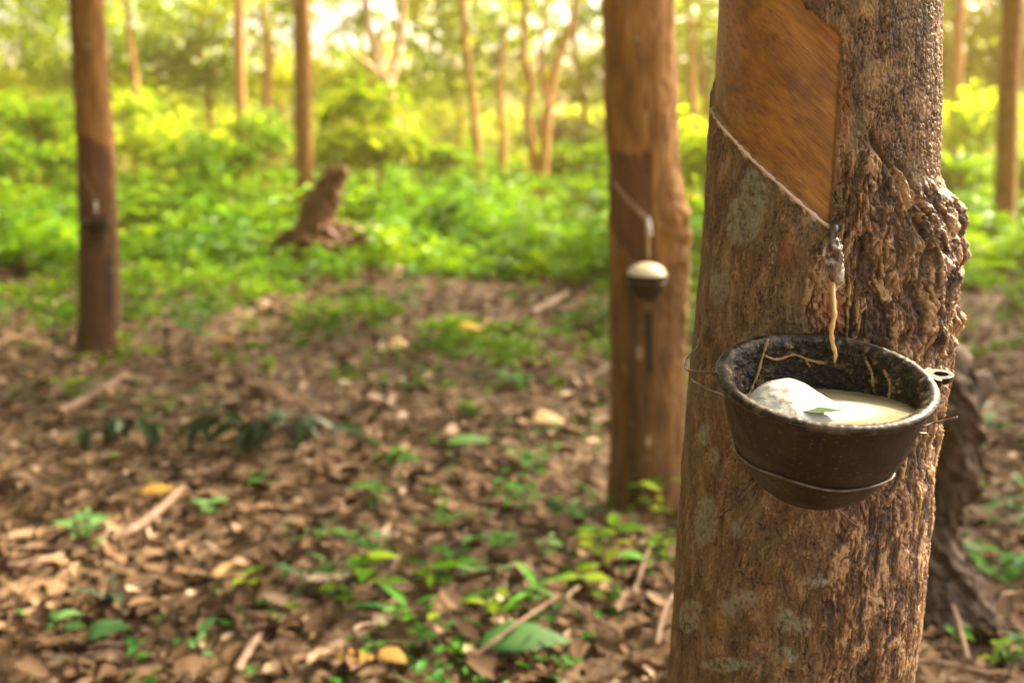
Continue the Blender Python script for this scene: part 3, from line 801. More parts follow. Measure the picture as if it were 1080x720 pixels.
mesh('metal_tongue', *tube(smooth_path([atd(683, 229, d2 + .05), atd(684, 238, d2 + .03), atd(685, 248, d2 + .035)], 16), np.linspace(.007, .010, 16), 10)[:2], simple('spout_tin', (.55, .48, .40), .3, Metallic=.3), sp2)
mesh('latex_drip', *tube(smooth_path([atd(684, 248, d2 + .03), atd(684, 262, d2 + .02), atd(684, 272, d2 + .01)], 12), np.linspace(.004, .002, 12), 8)[:2], MB['drip'], sp2)
sp3 = thing('spout', atd(101, 216, d3 + .03), 'tiny blurred spout above the dark cup on the far left tree', 'spout')
mesh('metal_tongue', *tube(smooth_path([atd(100, 213, d3 + .05), atd(101, 221, d3 + .03), atd(101, 226, d3 + .03)], 12), .010, 8)[:2], simple('spout_grey', (.20, .15, .11), .4), sp3)

# ------------------------------------------------------------------ other trees
def limb(pts, r0, r1, n=30, seg=12, nz=.12, seed=1): 
    P = smooth_path(pts, n); return tube(P, np.interp(np.linspace(0, 1, n), [0, 1], [r0, r1]), seg, nz, 2.0, seed)

def plain_attr(v): return dict(panel=np.zeros(len(v)), stain=np.zeros(len(v)), latex=np.zeros(len(v)))

def crown_leaves(C, Rr, n, Lf=.13, clumps=60, seed=0, flat=.6, style='diamond'):
    """leaf sprays spread through an uneven crown; C centre, Rr radii"""
    r = np.random.default_rng(seed)
    cc_ = r.normal(size=(clumps, 3)); cc_ = nrm(cc_) * (r.random((clumps, 1)) ** .45); cc_ = cc_ * Rr + C
    k = r.integers(0, clumps, n)
    sz = (.25 + .35 * r.random(clumps)) * min(Rr) * .55
    P = cc_[k] + r.normal(size=(n, 3)) * sz[k][:, None] * np.array([1, 1, flat])
    T = nrm(r.normal(size=(n, 3)) * [1, 1, .5] + [0, 0, -.3]); N = nrm(r.normal(size=(n, 3)) * .6 + [0, 0, 1])
    base = r.random(clumps)
    L = Lf * (.6 + .8 * r.random(n))
    return leaves(P, T, N, L, L * .45, .1, np.clip(base[k] * .6 + r.random(n) * .5, 0, 1), style), cc_

def far_tree(name, label, stems, mat, crown=None, cat='tree', group='trees in the background', leafm=None):
    """stems: list of (pts [(px,py,Y)...], r0, r1). crown: list of (px, py, Y, rx, rz, n)"""
    px, py, Y0 = stems[0][0][0]
    b = at(px, py, Y0); b[2] = gh(b[0], b[1])
    t = thing(name, b, label, cat, group)
    tops = []
    for i, (pts, r0, r1) in enumerate(stems):
        P = [at(a, c, y) for a, c, y in pts]
        if i == 0: P[0][2] = gh(P[0][0], P[0][1]) - .06
        v, f, _ = limb(P, r0, r1, 36, 12, .10, i + int(px))
        mesh('trunk' if i == 0 else 'limb', v, f, mat, t, plain_attr(v)); tops.append(P[-1])
    if crown:
        parts = []
        for q, (cx, cy, Yc, rx, rz, n) in enumerate(crown):
            C = at(cx, cy, Yc); (lv), cl = crown_leaves(C, np.array([rx, rx * .8, rz]), n, seed=int(px) + q + 1000)
            parts.append(lv)
            tw = []
        v, f, a = merge(parts)
        mesh('crown', v, f, leafm or MB['leaf_canopy'], t, a, smooth=False)
    return t

G = 'trees in the background'
far_tree('rubber_tree', 'slender rubber trunk rising straight behind the uprooted stump', [([(322, 222, 15), (320, 150, 15), (319, 60, 15), (317, -60, 15), (314, -300, 15)], .125, .105)], MB['bark_mid'], [(314, -230, 15, 2.2, 1.0, 1500)], group='rubber trees')
far_tree('rubber_tree', 'rubber trunk near the right edge of the photo, thicker of the two there', [([(1059, 250, 12.5), (1060, 200, 12.5), (1063, 100, 12.5), (1069, -20, 12.5), (1080, -300, 12.5)], .118, .10)], MB['bark_mid'], [(1090, -300, 12.5, 1.8, .8, 1200)], group='rubber trees')
far_tree('rubber_tree', 'thin pale trunk standing between the nearest tree and the right edge trunk', [([(1006, 186, 19), (1007, 120, 19), (1010, 40, 19), (1013, -40, 19), (1015, -240, 19)], .10, .09)], MB['bark_far'], [(1015, -160, 19, 2, .9, 1200)], group='rubber trees')
far_tree('rubber_tree', 'thin straight trunk seen between the left tapped tree and the stump', [([(254, 165, 21), (253, 100, 21), (252, 30, 21), (252, -60, 21), (250, -200, 21)], .10, .085)], MB['bark_far'], [(252, -120, 21, 2.2, .9, 1200)], group='rubber trees')
far_tree('forked_tree', 'pale many-limbed tree glowing in the middle of the background, left of the thin leaning trunk',
    [([(424, 196, 18), (418, 150, 18), (412, 108, 18), (404, 80, 18)], .11, .10), ([(408, 92, 18), (396, 60, 18), (388, 20, 18), (384, -30, 18), (380, -90, 18)], .07, .045), ([(410, 96, 18), (418, 60, 18.2), (424, 20, 18.3), (428, -60, 18.4)], .06, .04),
     ([(406, 88, 18), (392, 72, 17.8), (372, 56, 17.6), (362, 40, 17.5)], .05, .025), ([(398, 70, 18), (404, 30, 18.3), (406, -40, 18.4)], .045, .03)], MB['bark_pale'], [(400, -60, 18.5, 2.2, .8, 1800)])
far_tree('slender_tree', 'thin leaning brown trunk right of the pale forked tree', [([(508, 188, 17), (502, 140, 17), (494, 70, 17), (487, 0, 17), (480, -80, 17)], .062, .045)], MB['bark_far'], [(480, -90, 17, 1.8, .7, 900)])
far_tree('forked_tree', 'forked orange-brown tree with two stems joining low, left of the middle tapped tree',
    [([(566, 186, 17), (561, 150, 17), (556, 120, 17), (560, 85, 17), (552, 50, 17), (556, -60, 17)], .065, .04), ([(572, 186, 17), (576, 140, 17), (580, 100, 17.1), (590, 60, 17.2), (604, 20, 17.3), (612, -50, 17.3)], .075, .045), ([(578, 110, 17), (570, 70, 17), (574, 20, 17), (580, -40, 17)], .045, .03)],
    MB['bark_far'], [(585, -60, 17.3, 2, .8, 1600)])
far_tree('slender_tree', 'faint brown sapling trunk between the thin leaning trunk and the low forked tree', [([(532, 184, 20), (530, 140, 20), (528, 90, 20), (534, 20, 20)], .07, .04)], MB['bark_far'], [(534, 10, 20, .9, .6, 500)])
far_tree('slender_tree', 'faint leaning trunk in the leaves right of the far left tapped tree', [([(158, 176, 20), (150, 130, 20), (143, 90, 20), (136, 30, 20), (130, -60, 20)], .07, .045)], MB['bark_far'], [(136, -10, 20, 1.6, .8, 900)])
far_tree('slender_tree', 'short brown trunk in the shade right of the thin straight trunk', [([(284, 166, 23), (281, 120, 23), (282, 60, 23), (276, 0, 23), (270, -80, 23)], .11, .06)], MB['bark_far'], [(280, 10, 23, 1.5, .9, 900)])
far_tree('slender_tree', 'blurred dark trunk hidden by leaves between the middle and nearest trees', [([(733, 176, 20), (731, 120, 20), (728, 40, 20), (724, -60, 20)], .07, .05)], MB['bark_far'], [(730, -10, 20, 1.2, .8, 900)])

# leafy trees closing the background; each with its own crown
leafy = [ # px, Y, crown list (px, py, rx, rz, n), label, material
 (-60, 24, [(-30, 60, 2.6, 1.5, 4500), (40, 30, 1.6, .9, 1500)], 'leafy green tree filling the top left corner of the background', 'leaf_sun'),
 (100, 27, [(110, 75, 2.0, 1.1, 3200), (170, 30, 1.6, .7, 1400)], 'leafy tree behind the far left tapped tree', 'leaf_canopy'),
 (215, 25, [(205, 90, 1.8, 1.0, 3000), (190, 20, 1.6, .6, 900)], 'yellow-green leafy tree left of the thin straight trunk', 'leaf_sun'),
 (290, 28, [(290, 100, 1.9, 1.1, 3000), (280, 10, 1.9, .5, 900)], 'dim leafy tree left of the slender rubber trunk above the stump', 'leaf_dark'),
 (385, 26, [(360, 92, 1.5, .7, 1700), (440, 115, 1.4, .7, 1800)], 'leafy tree behind the pale forked tree', 'leaf_canopy'),
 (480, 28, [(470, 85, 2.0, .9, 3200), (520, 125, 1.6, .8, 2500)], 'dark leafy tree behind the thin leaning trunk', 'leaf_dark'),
 (610, 25, [(600, 105, 1.6, 1.1, 3200), (640, 40, 1.5, .8, 2200), (540, 60, 1.3, .5, 1300)], 'olive green leafy tree behind the low forked tree', 'leaf_canopy'),
 (740, 24, [(730, 60, 1.7, 1.4, 4000), (725, 130, 1.3, .8, 1900)], 'bright leafy tree seen in the gap left of the nearest trunk', 'leaf_sun'),
 (1000, 26, [(1000, 60, 1.8, 1.5, 4200), (1010, 130, 1.6, .6, 1500)], 'yellow-green leafy tree just right of the nearest trunk', 'leaf_sun'),
 (1100, 25, [(1075, 70, 1.6, 1.5, 4200), (1120, 20, 2.0, 1.2, 2500)], 'green leafy tree filling the top right corner', 'leaf_canopy'),
 (860, 26, [(860, 70, 2.0, 1.6, 2500)], 'leafy tree almost wholly hidden behind the nearest trunk', 'leaf_canopy'),
]
for px, Y0, cr, lab, mt in leafy:
    far_tree('leafy_tree', lab, [([(px, 186, Y0), (px + 6, 120, Y0), (px - 4, 40, Y0), (px + 4, -30, Y0)], .09, .05), ([(px + 2, 90, Y0), (px + 26, 50, Y0), (px + 40, 10, Y0)], .045, .02), ([(px, 70, Y0), (px - 24, 36, Y0), (px - 46, 8, Y0)], .04, .02)],
             MB['bark_far'], [(a, b, Y0 + random.uniform(-.6, .6), rx, rz, n // 2) for a, b, rx, rz, n in cr], leafm=MB[mt])

# high canopy spreading across the top of the frame, each spray from a tree of its own
for (px, py, Y0, rx, rz, n, lab) in [(60, 0, 16, 1.5, .5, 1100, 'leafy bough hanging at the top left above the far left tapped tree'), (210, -20, 17, 1.6, .55, 1000, 'leafy bough hanging above the thin straight trunk'),
        (455, -25, 16, 1.5, .5, 900, 'leafy bough hanging at the top centre of the frame'), (690, -30, 15, 1.1, .5, 900, 'leafy bough hanging at the top behind the middle tapped tree')]:
    pass

# far wood: one dense mass of leaves
r_ = np.random.default_rng(5)
n = 42000
Xw = r_.uniform(-24, 24, n); Yw = r_.uniform(31, 42, n)
top = 2.3 + 1.1 * noise2(Xw * .35, Yw * .1, 12) + .5 * noise2(Xw * 1.1, Yw * .2, 13) + 1.0 * ss(4, 12, Xw) + .5 * ss(-2, -14, Xw)
Zw = .5 + r_.random(n) ** .8 * top
P = np.stack([Xw, Yw, Zw], -1); T = nrm(r_.normal(size=(n, 3)) + [0, 0, -.3]); N = nrm(r_.normal(size=(n, 3)) * .6 + [0, -.3, 1])
L = .26 * (.6 + .8 * r_.random(n))
v, f, a = leaves(P, T, N, L, L * .5, .1, np.clip(.62 + .7 * noise2(Xw * .8, Zw * 1.2, 30) + .3 * (r_.random(n) - .5), 0, 1))
tag(mesh('far_wood', v, f, MB['leaf_canopy'], None, a, smooth=False), 'dense green wood closing the view behind the plantation', 'woodland', kind='stuff')
n = 95000
Xw = r_.uniform(-15, 15, n); Yw = r_.uniform(24.2, 25.6, n); Zw = 2.1 + r_.random(n) * 4.4
hf1, hf2, hid_ = worley2(Xw / .40 + .4 * noise2(Xw * 2, Zw * 2, 401), Zw / .37, 402, 1.0)
hd = np.clip(1.05 + 1.1 * fbm2(Xw * .33, Zw * .55, 403, 3), 0, 1.35) * ss(2.3, 3.1, Zw) * (1 - .7 * ss(2.2, 4.5, Xw) * (1 - .6 * gauss0(Xw, 3.2, .8))) 
hole = hf1 < (.18 + .46 * hid_) * hd * 1.12
sp_ = ss(2.1, 2.6, Zw) 
kp = (~hole) & (r_.random(n) < .25 + .75 * sp_)
P = np.stack([Xw, Yw, Zw], -1)[kp]; m_ = len(P)
T = nrm(r_.normal(size=(m_, 3))); N = nrm(r_.normal(size=(m_, 3)) * .6 + [0, -.3, 1]); L = .19 * (.6 + .8 * r_.random(m_))
sh = np.clip(.54 + .8 * noise2(P[:, 0] * .7, P[:, 2] * .9, 48) + .35 * (r_.random(m_) - .5), 0, 1)
v, f, a = leaves(P, T, N, L, L * .5, .1, sh)
tag(mesh('canopy_leaves', v, f, MB['leaf_sun'], None, a, smooth=False), 'open leafy canopy with small sky gaps high in the background', 'woodland', kind='stuff')

# unseen roof of leaves added above the frame to keep the clearing in shade
r_ = np.random.default_rng(99)
n = 100000
Xw = r_.uniform(-15, 15, n); Yw = r_.uniform(-7, 15, n); Zw = 5.2 + 2.4 * r_.random(n)
cov = .78 + .9 * fbm2(Xw * .45, Yw * .45, 301, 3) + .25 * noise2(Xw * 2, Yw * 2, 302)
cov = cov + .25 * ss(0, -3, Xw) - 1.2 * ss(.8, 3.0, Xw) * ss(5.0, 1.5, Yw) - .5 * ss(-3, -6, Yw) - .9 * ss(12, 14.5, Yw)
for hx, hy, hr, hk in [(4.6, 4.6, 1.7, 1.25), (4.7, 6.8, 1.2, .9), (1.9, 9.7, 1.0, .8)]:  # openings shaped to let sun onto the tapped trunks
    cov = cov - hk * np.exp(-(((Xw - hx) ** 2 + (Yw - hy) ** 2) / hr ** 2) ** 2)
kp = r_.random(n) < np.clip(cov, .03, 1)
P = np.stack([Xw, Yw, Zw], -1)[kp]
q_ = 16000; side = np.stack([r_.uniform(-13, -9.5, q_), r_.uniform(-7, 12, q_), r_.uniform(.2, 5.4, q_)], -1)  # side curtains of leaves added to block low sky light
side[::3] = np.stack([r_.uniform(-10, 4, len(side[::3])), r_.uniform(-8, -6.5, len(side[::3])), r_.uniform(.2, 5.4, len(side[::3]))], -1)
P = np.concatenate([P, side]); m_ = len(P)
T = nrm(r_.normal(size=(m_, 3)) * [1, 1, .4]); N = nrm(r_.normal(size=(m_, 3)) * .5 + [0, 0, 1]); L = .30 * (.6 + .8 * r_.random(m_))
v, f, a = leaves(P, T, N, L, L * .5, .1)
tag(mesh('shading_leaves', v, f, MB['leaf_canopy'], None, a, smooth=False), 'unseen rubber tree leaves added over and beside the clearing to shade it', 'foliage', kind='stuff')

# shrubs of the understorey
def shrub(px, py, Y0, rx, rz, n, mt, label, Lf=.16, clumps=26):
    c = at(px, py, Y0); b = np.array([c[0], c[1], gh(c[0], c[1])])
    t = thing('shrub', b, label, 'shrub', 'shrubs under the background trees')
    (v, f, a), cl = crown_leaves(c, np.array([rx, rx * .7, rz]), n, Lf, clumps * 3, int(px) + 2500, .75)
    mesh('foliage', v, f, MB[mt], t, a, smooth=False)
    st = [limb([b + [0, 0, -.05], (b + k_) / 2 + [random.uniform(-.1, .1), 0, .05], k_], .025, .008, 10, 6, 0) for k_ in cl[:7]]
    v, f, _ = merge(st); mesh('stem', v, f, MB['bark_far'], t, plain_attr(v))
shrub(375, 108, 16, .75, .30, 330, 'leaf_sun', 'bright broad-leaved shrub glowing beside the pale forked tree', .22, 12)
shrub(395, 150, 15.5, .75, .28, 620, 'leaf_sun', 'pale green shrub low in front of the pale forked tree', .20, 14)
shrub(350, 160, 17, .5, .25, 400, 'leaf_cover', 'low green shrub right of the slender rubber trunk')
shrub(180, 150, 18, .9, .35, 900, 'leaf_sun', 'yellow-green shrub between the far left tree and the thin straight trunk')
shrub(215, 165, 15, .8, .22, 800, 'leaf_cover', 'spreading bright shrub below the thin straight trunk')
shrub(40, 125, 17, .9, .45, 1000, 'leaf_cover', 'green shrub at the left edge beside the far left tapped tree')
shrub(20, 165, 15, .9, .25, 800, 'leaf_cover', 'low shrub at the left edge of the undergrowth')
shrub(135, 120, 19, .7, .45, 700, 'leaf_sun', 'glowing shrub right behind the far left tapped tree')
shrub(275, 140, 19, .6, .35, 600, 'leaf_cover', 'shrub between the thin straight trunk and the slender one')
shrub(470, 165, 19, .8, .2, 700, 'leaf_cover', 'low shrub at the foot of the thin leaning trunk')
shrub(620, 165, 18, .9, .28, 900, 'leaf_cover', 'shrub at the foot of the low forked tree, against the middle trunk')
shrub(600, 140, 21, 1.0, .35, 700, 'leaf_dark', 'dim shrub behind the low forked tree')
shrub(738, 165, 13, .6, .4, 700, 'leaf_sun', 'bright shrub filling the gap between the middle and nearest trees')
shrub(1035, 130, 18, .9, .5, 1100, 'leaf_sun', 'bright shrub between the two trunks at the right')
shrub(1005, 180, 16, .7, .22, 600, 'leaf_cover', 'low shrub at the foot of the thin pale right trunk')
shrub(1085, 175, 15, .7, .35, 700, 'leaf_cover', 'shrub behind the right edge trunk')

# ------------------------------------------------------------------ ground cover (nobody could count it)
def cover(n, xr, yr, dens, Lf, hgt_, mt, name, label, seed, nl=5, style='diamond'):
    r = np.random.default_rng(seed)
    y = yr[0] * (yr[1] / yr[0]) ** r.random(n * 3); x = r.uniform(-1, 1, n * 3) * (y * .5 + .8)
    keep = r.random(n * 3) < dens(x, y); x = x[keep][:n]; y = y[keep][:n]; n = len(x)
    z = gh(x, y); h = hgt_ * (.35 + .65 * ss(6, 12, y)) * (.4 + .9 * r.random(n)) * np.clip(1 + 1.5 * noise2(x * .9, y * .7, 61), .25, 2.4)
    k = np.repeat(np.arange(n), nl); az = r.uniform(0, 2 * np.pi, n * nl)
    T = np.stack([np.cos(az), np.sin(az), r.uniform(-.25, .6, n * nl)], -1)
    L = Lf * (.6 + .8 * r.random(n * nl)) * (.6 + .4 * ss(6, 12, y))[k]
    P = np.stack([x[k], y[k], z[k] + h[k] * (.45 + .55 * r.random(n * nl))], -1) + r.normal(size=(n * nl, 3)) * [.03, .03, 0]
    N = np.stack([r.normal(size=n * nl) * .3, r.normal(size=n * nl) * .3, np.ones(n * nl)], -1)
    sh = np.clip(.45 + .45 * noise2(x * .9, y * .9, 71), 0, 1)
    v, f, a = leaves(P, T, N, L, L * .5, .25, np.clip(sh[k] + .35 * (r.random(n * nl) - .4), 0, 1), style)
    return tag(mesh(name, v, f, MB[mt], None, a, smooth=False), label, 'undergrowth', kind='stuff')

def dens_far(x, y):
    nn = fbm2(x * .55, y * .45, 91, 3); n2 = fbm2(x * 1.6, y * 1.1, 92, 2)
    lim = 8.9 + 1.3 * nn - 1.6 * np.exp(-((x - .3) / 1.6) ** 2)
    d = np.clip(ss(-4.2, 3.2, y - lim), 0, 1) ** 1.5 * np.clip(.55 + nn * 1.5 + n2 * 1.3, .01, 1)
    return d * (1 - .9 * np.exp(-((x + 1.72) / .36) ** 2 - ((y - 9.75) / .5) ** 2))
cover(20000, None, (4.8, 27), dens_far, .115, .26, 'leaf_cover', 'undergrowth', 'bright green knee-high undergrowth carpeting the ground under the far trees', 3, 6)
def dens_tall(x, y): return np.clip(fbm2(x * .7, y * .6, 191, 3) * 2.2 - .25, 0, 1) * ss(8.5, 11, y) * (1 - np.exp(-((x + 1.72) / .5) ** 2 - ((y - 9.6) / .9) ** 2))
cover(2600, None, (8, 24), dens_tall, .18, .46, 'leaf_cover', 'undergrowth', 'taller leafy clumps rising out of the green undergrowth', 13, 7)
def dens_near(x, y): return np.clip(fbm2(x * 1.1, y * 1.1, 95, 2) * 1.6 - .25, .03, 1) * ss(1.6, 2.6, y) * .8
cover(2200, None, (1.8, 8.5), dens_near, .050, .05, 'leaf_seedling', 'seedlings', 'scattered tiny green seedlings sprouting through the leaf litter', 4, 5, 'hex')

# ------------------------------------------------------------------ leaf litter
r_ = np.random.default_rng(21)
n = 36000
y = 1.3 * (17 / 1.3) ** (r_.random(n) ** .85); x = r_.uniform(-1, 1, n) * (y * .52 + .7)
z = gh(x, y)
kp = r_.random(n) < .62 + .75 * ss(-.35, .2, fbm2(x * 1.3, y * .9, 33, 3)) * 1.0
x = x[kp]; y = y[kp]; z = z[kp]; n = len(x)
az = r_.uniform(0, 2 * np.pi, n)
T = np.stack([np.cos(az), np.sin(az), r_.normal(size=n) * .22], -1); N = np.stack([r_.normal(size=n) * .35, r_.normal(size=n) * .35, np.ones(n)], -1)
L = .050 * (.4 + 1.2 * r_.random(n) ** 1.6) * (1 + .06 * y)
P = np.stack([x, y, z + .006 + .022 * r_.random(n)], -1)
v, f, a = leaves(P, T, N, L, L * (.38 + .22 * r_.random(n)), r_.normal(size=n) * .2, np.clip(r_.beta(1.3, 2.0, n) * .94 + (r_.random(n) > .992) * .4 + .12 * noise2(x * 1.5, y * 1.5, 8), 0, 1), 'hex', .28)
tag(mesh('fallen_leaves', v, f, MB['litter'], None, a), 'dry brown leaves littering the forest floor', 'leaf litter', kind='stuff')
n = 1500
y = 1.5 * (9 / 1.5) ** r_.random(n); x = r_.uniform(-1, 1, n) * (y * .52 + .5); az = r_.uniform(0, 2 * np.pi, n)
tw = []
for k in range(420):
    p = np.array([x[k], y[k], gh(x[k], y[k]) + .018]); d = np.array([math.cos(az[k]), math.sin(az[k]), r_.normal() * .1]); l = .06 + .16 * r_.random()
    q = p + d * l; q[2] = gh(q[0], q[1]) + .02 + .02 * r_.random(); m = (p + q) / 2 + r_.normal(size=3) * .012
    tw.append(tube(smooth_path([p, m, q], 6), .0018 + .002 * r_.random(), 5 if False else 6))
v, f, _ = merge(tw)
tag(mesh('twig_litter', v, f, MB['stick'], None, plain_attr(v)), 'thin dry twigs scattered through the leaf litter', 'twigs', kind='stuff')

# ------------------------------------------------------------------ individual leaves, sticks
def gp(px, py, lift=0.0):
    p = ground_at(px, py); return np.array([p[0], p[1], gh(p[0], p[1]) + lift])
def stick(pp, r0, r1, label, lift=.02, arch=0.0, name='fallen_stick'):
    P = []
    for i, (a, b) in enumerate(pp):
        p = gp(a, b, lift); p[2] += arch * math.sin(math.pi * i / max(1, len(pp) - 1)); P.append(p)
    n = 26; v, f, _ = tube(smooth_path(P, n), np.linspace(r0, r1, n), 10, .25, 12, int(pp[0][0]))
    o = mesh(name, v, f, MB['stick'], None, plain_attr(v)); return tag(o, label, 'stick', 'dead sticks on the leaf litter')
stick([(118, 582), (145, 574), (170, 556), (196, 520)], .017, .009, 'thick curved dead stick pointing up right in the lower left litter', .03, .03)
stick([(-20, 601), (20, 604), (66, 592)], .014, .010, 'short grey stick lying at the left edge of the frame')
stick([(-20, 579), (30, 586), (90, 580), (130, 560)], .008, .006, 'thin pale stick just behind the short grey one at the left edge')
stick([(60, 440), (90, 425), (135, 398)], .022, .016, 'straight pale branch in the litter below the far left tapped tree')
stick([(205, 402), (262, 408), (300, 424)], .012, .008, 'dark twig on the litter right of the far left tree base', .02)
stick([(500, 715), (545, 690), (588, 650)], .0045, .003, 'thin straw-coloured stick at the bottom centre', .05, .02)
stick([(668, 648), (682, 612), (690, 585)], .0045, .003, 'upright thin dry stalk on the mound left of the nearest trunk', .05, .02)
stick([(692, 700), (702, 668), (722, 632)], .006, .004, 'pale dry stalk right beside the foot of the nearest trunk', .04, .02)
stick([(250, 722), (268, 690), (284, 668)], .010, .006, 'pinkish dead stick at the bottom edge left of centre', .03)
stick([(560, 398), (620, 400), (650, 382)], .014, .010, 'weathered branch lying left of the middle tapped tree', .02)
stick([(560, 335), (590, 318), (600, 310)], .022, .016, 'grey branch end in the litter beyond the middle of the clearing', .03)
stick([(205, 505), (240, 500), (300, 506)], .008, .006, 'long thin twig in front of the wilted sprigs', .02)
stick([(975, 640), (1000, 668), (1020, 722)], .006, .004, 'thin bent stem at the foot of the rotten stump', .05, .02)
stick([(610, 640), (600, 665), (655, 690)], .004, .003, 'thin bent stem across the litter mound', .05, .02)

def big_leaf(px, py, L, W, az, rnd, mat, label, lift=.03, curl=.2):
    p = gp(px, py, lift); v, f, a = leaves(p[None], np.array([[math.cos(az), math.sin(az), .1]]), np.array([[.1, -.35, 1.0]]), L, W, curl, np.array([rnd]), 'ovate', .2)
    o = mesh('fallen_leaf', v, f, MB[mat], None, a); sm = o.modifiers.new('thickness', 'SOLIDIFY'); sm.thickness = .0008
    return tag(o, label, 'leaf', 'single large leaves on the ground')
big_leaf(352, 708, .09, .035, .1, 1.0, 'litter', 'yellow-orange fallen leaf at the bottom edge left of centre', .03, .2)
big_leaf(430, 712, .11, .05, 2.6, .97, 'litter', 'yellowish curled leaf right of the orange one at the bottom edge', .03, .2)
big_leaf(500, 705, .20, .09, .15, .15, 'leaf_grey', 'broad grey-green dead leaf at the bottom centre', .05, .15)
big_leaf(468, 476, .17, .06, .1, .8, 'leaf_grey', 'pale green oval leaf lying on bare soil in the middle of the clearing', .03, .05)
big_leaf(85, 475, .13, .09, 1.4, .7, 'litter', 'tan leaf left of the dark wilted sprigs', .03, .1)
big_leaf(560, 455, .14, .10, .3, .94, 'litter', 'pale tan leaf on the soil left of the middle tree base', .04, .2)
big_leaf(145, 530, .12, .05, .3, 1.0, 'litter', 'rusty orange leaf behind the thick curved stick', .03, .1)
big_leaf(408, 372, .17, .13, .3, .95, 'litter', 'cup-shaped tan leaf in the middle of the litter', .04, .4)
big_leaf(480, 352, .16, .07, .1, 1.0, 'litter', 'orange leaf on the far litter left of the middle tree', .04, .2)
big_leaf(95, 690, .11, .06, 1.2, .15, 'leaf_grey', 'grey-green leaf lying near the bottom left corner', .03, .1)
big_leaf(20, 640, .14, .07, .8, .50, 'litter', 'long reddish brown leaf at the left edge of the bottom', .02, .2)
big_leaf(220, 620, .13, .06, .4, .95, 'litter', 'pale ochre leaf curled in front of the thick stick', .03, .3)

# wilted dark sprigs
def wilted(px, py, n, spread, label, seed):
    r = np.random.default_rng(seed); b = gp(px, py, .03)
    t = thing('leafy_sprig', b, label, 'leaf sprig', 'wilted sprigs on the clearing')
    st = []; lv = []
    for k in range(5):
        az = r.uniform(-.5, .5) + (0 if k % 2 else np.pi); e = b + np.array([math.cos(az), math.sin(az) * .5, 0]) * spread * (.6 + .5 * r.random()); e[2] = gh(e[0], e[1]) + .09
        mid = (b + e) / 2 + [0, 0, .07]; P = smooth_path([b, mid, e], 10); st.append(tube(P, .004, 6))
        for q in range(n):
            p = P[r.integers(3, 10)]; a_ = r.uniform(0, 2 * np.pi)
            lv.append((p, [math.cos(a_), math.sin(a_), -.35 + r.normal() * .3]))
    v, f, _ = merge(st); mesh('stem', v, f, MB['stick'], t, plain_attr(v))
    P = np.array([l[0] for l in lv]); T = np.array([l[1] for l in lv]); L = .12 * (.6 + .6 * r.random(len(P)))
    v, f, a = leaves(P, T, np.tile([0, -.2, 1.0], (len(P), 1)) + r.normal(size=(len(P), 3)) * .3, L, L * .42, .35, None, 'ovate', .2)
    mesh('foliage', v, f, MB['leaf_wilt'], t, a)
wilted(180, 474, 8, .30, 'larger dark green wilted leaf sprig lying on the clearing', 1)
wilted(298, 478, 5, .15, 'smaller dark green wilted leaf sprig right of the larger one', 2)

# ------------------------------------------------------------------ individual young plants
def plant(px, py, kind, h, n, L, label, mt='leaf_seedling', seed=None, w=None):
    seed = seed or int(px * 7 + py); r = np.random.default_rng(seed); b = gp(px, py)
    t = thing('young_plant', b, label, 'plant', 'young plants in the leaf litter')
    st = []; P = []; T = []; N = []
    if kind == 'lance':                                   # long blades arching from the base
        for k in range(n):
            az = r.uniform(0, 2 * np.pi); P.append(b + [.035 * r.normal(), .03 * r.normal(), .01 + h * .3 * r.random()]); T.append([math.cos(az), math.sin(az) * .8, .15 + 1.1 * r.random()]); N.append([-.2 * math.cos(az), -.2 * math.sin(az), 1])
        ratio = w or .17; curl = .45; style = 'lance'; st.append(tube(smooth_path([b - [0, 0, .02], b + [0, 0, h * .35]], 5), .0025, 6))
    else:
        ns = 1 if kind == 'single' else max(2, n // 7)
        for s_ in range(ns):
            az = r.uniform(0, 2 * np.pi); top = b + np.array([math.cos(az) * h * .35, math.sin(az) * h * .3, h * (.7 + .4 * r.random())]) if ns > 1 else b + np.array([r.normal() * .02, 0, h])
            S = smooth_path([b - [0, 0, .02], (b + top) / 2 + r.normal(size=3) * .01, top], 10); st.append(tube(S, np.linspace(.0028, .0012, 10), 6))
            m = max(3, n // ns)
            for k in range(m):
                f_ = .35 + .65 * (k + 1) / m; i_ = min(9, int(f_ * 9)); a_ = k * 2.4 + r.normal() * .3
                P.append(S[i_]); T.append([math.cos(a_), math.sin(a_), .25 + r.normal() * .2]); N.append([r.normal() * .2 - .1, -.25, 1])
        ratio = w or .42; curl = .25; style = 'ovate'
    P = np.array(P); T = np.array(T, float); N = np.array(N, float); LL = L * (.82 if kind == 'lance' else 1) * (.45 + .75 * r.random(len(P)))
    v, f, _ = merge(st); mesh('stem', v, f, MB['leaf_grey'] if kind == 'lance' else MB['stick'], t, {**plain_attr(v), 'rnd': np.full(len(v), .3)})
    v, f, a = leaves(P, T, N, LL, LL * ratio, curl, np.clip(.5 + .35 * r.normal(size=len(P)), 0, 1), style, .14)
    mesh('foliage', v, f, MB[mt], t, a)
plant(548, 545, 'bush', .17, 18, .07, 'bushy bright seedling alone on the litter left of the middle tree base')
plant(566, 500, 'bush', .10, 10, .055, 'light green seedling just behind the bushy bright one')
plant(603, 556, 'bush', .08, 10, .06, 'low seedling between the bushy one and the middle tree base')
plant(488, 556, 'lance', .10, 8, .11, 'grassy tuft left of the bushy bright seedling')
plant(655, 548, 'lance', .12, 9, .13, 'grass tuft against the foot of the middle tree')
plant(640, 600, 'bush', .12, 14, .075, 'bright seedling in front of the middle tree base', 'leaf_cover')
plant(692, 560, 'bush', .16, 12, .07, 'tall seedling in front of the middle trunk, touching the nearest tree', 'leaf_cover')
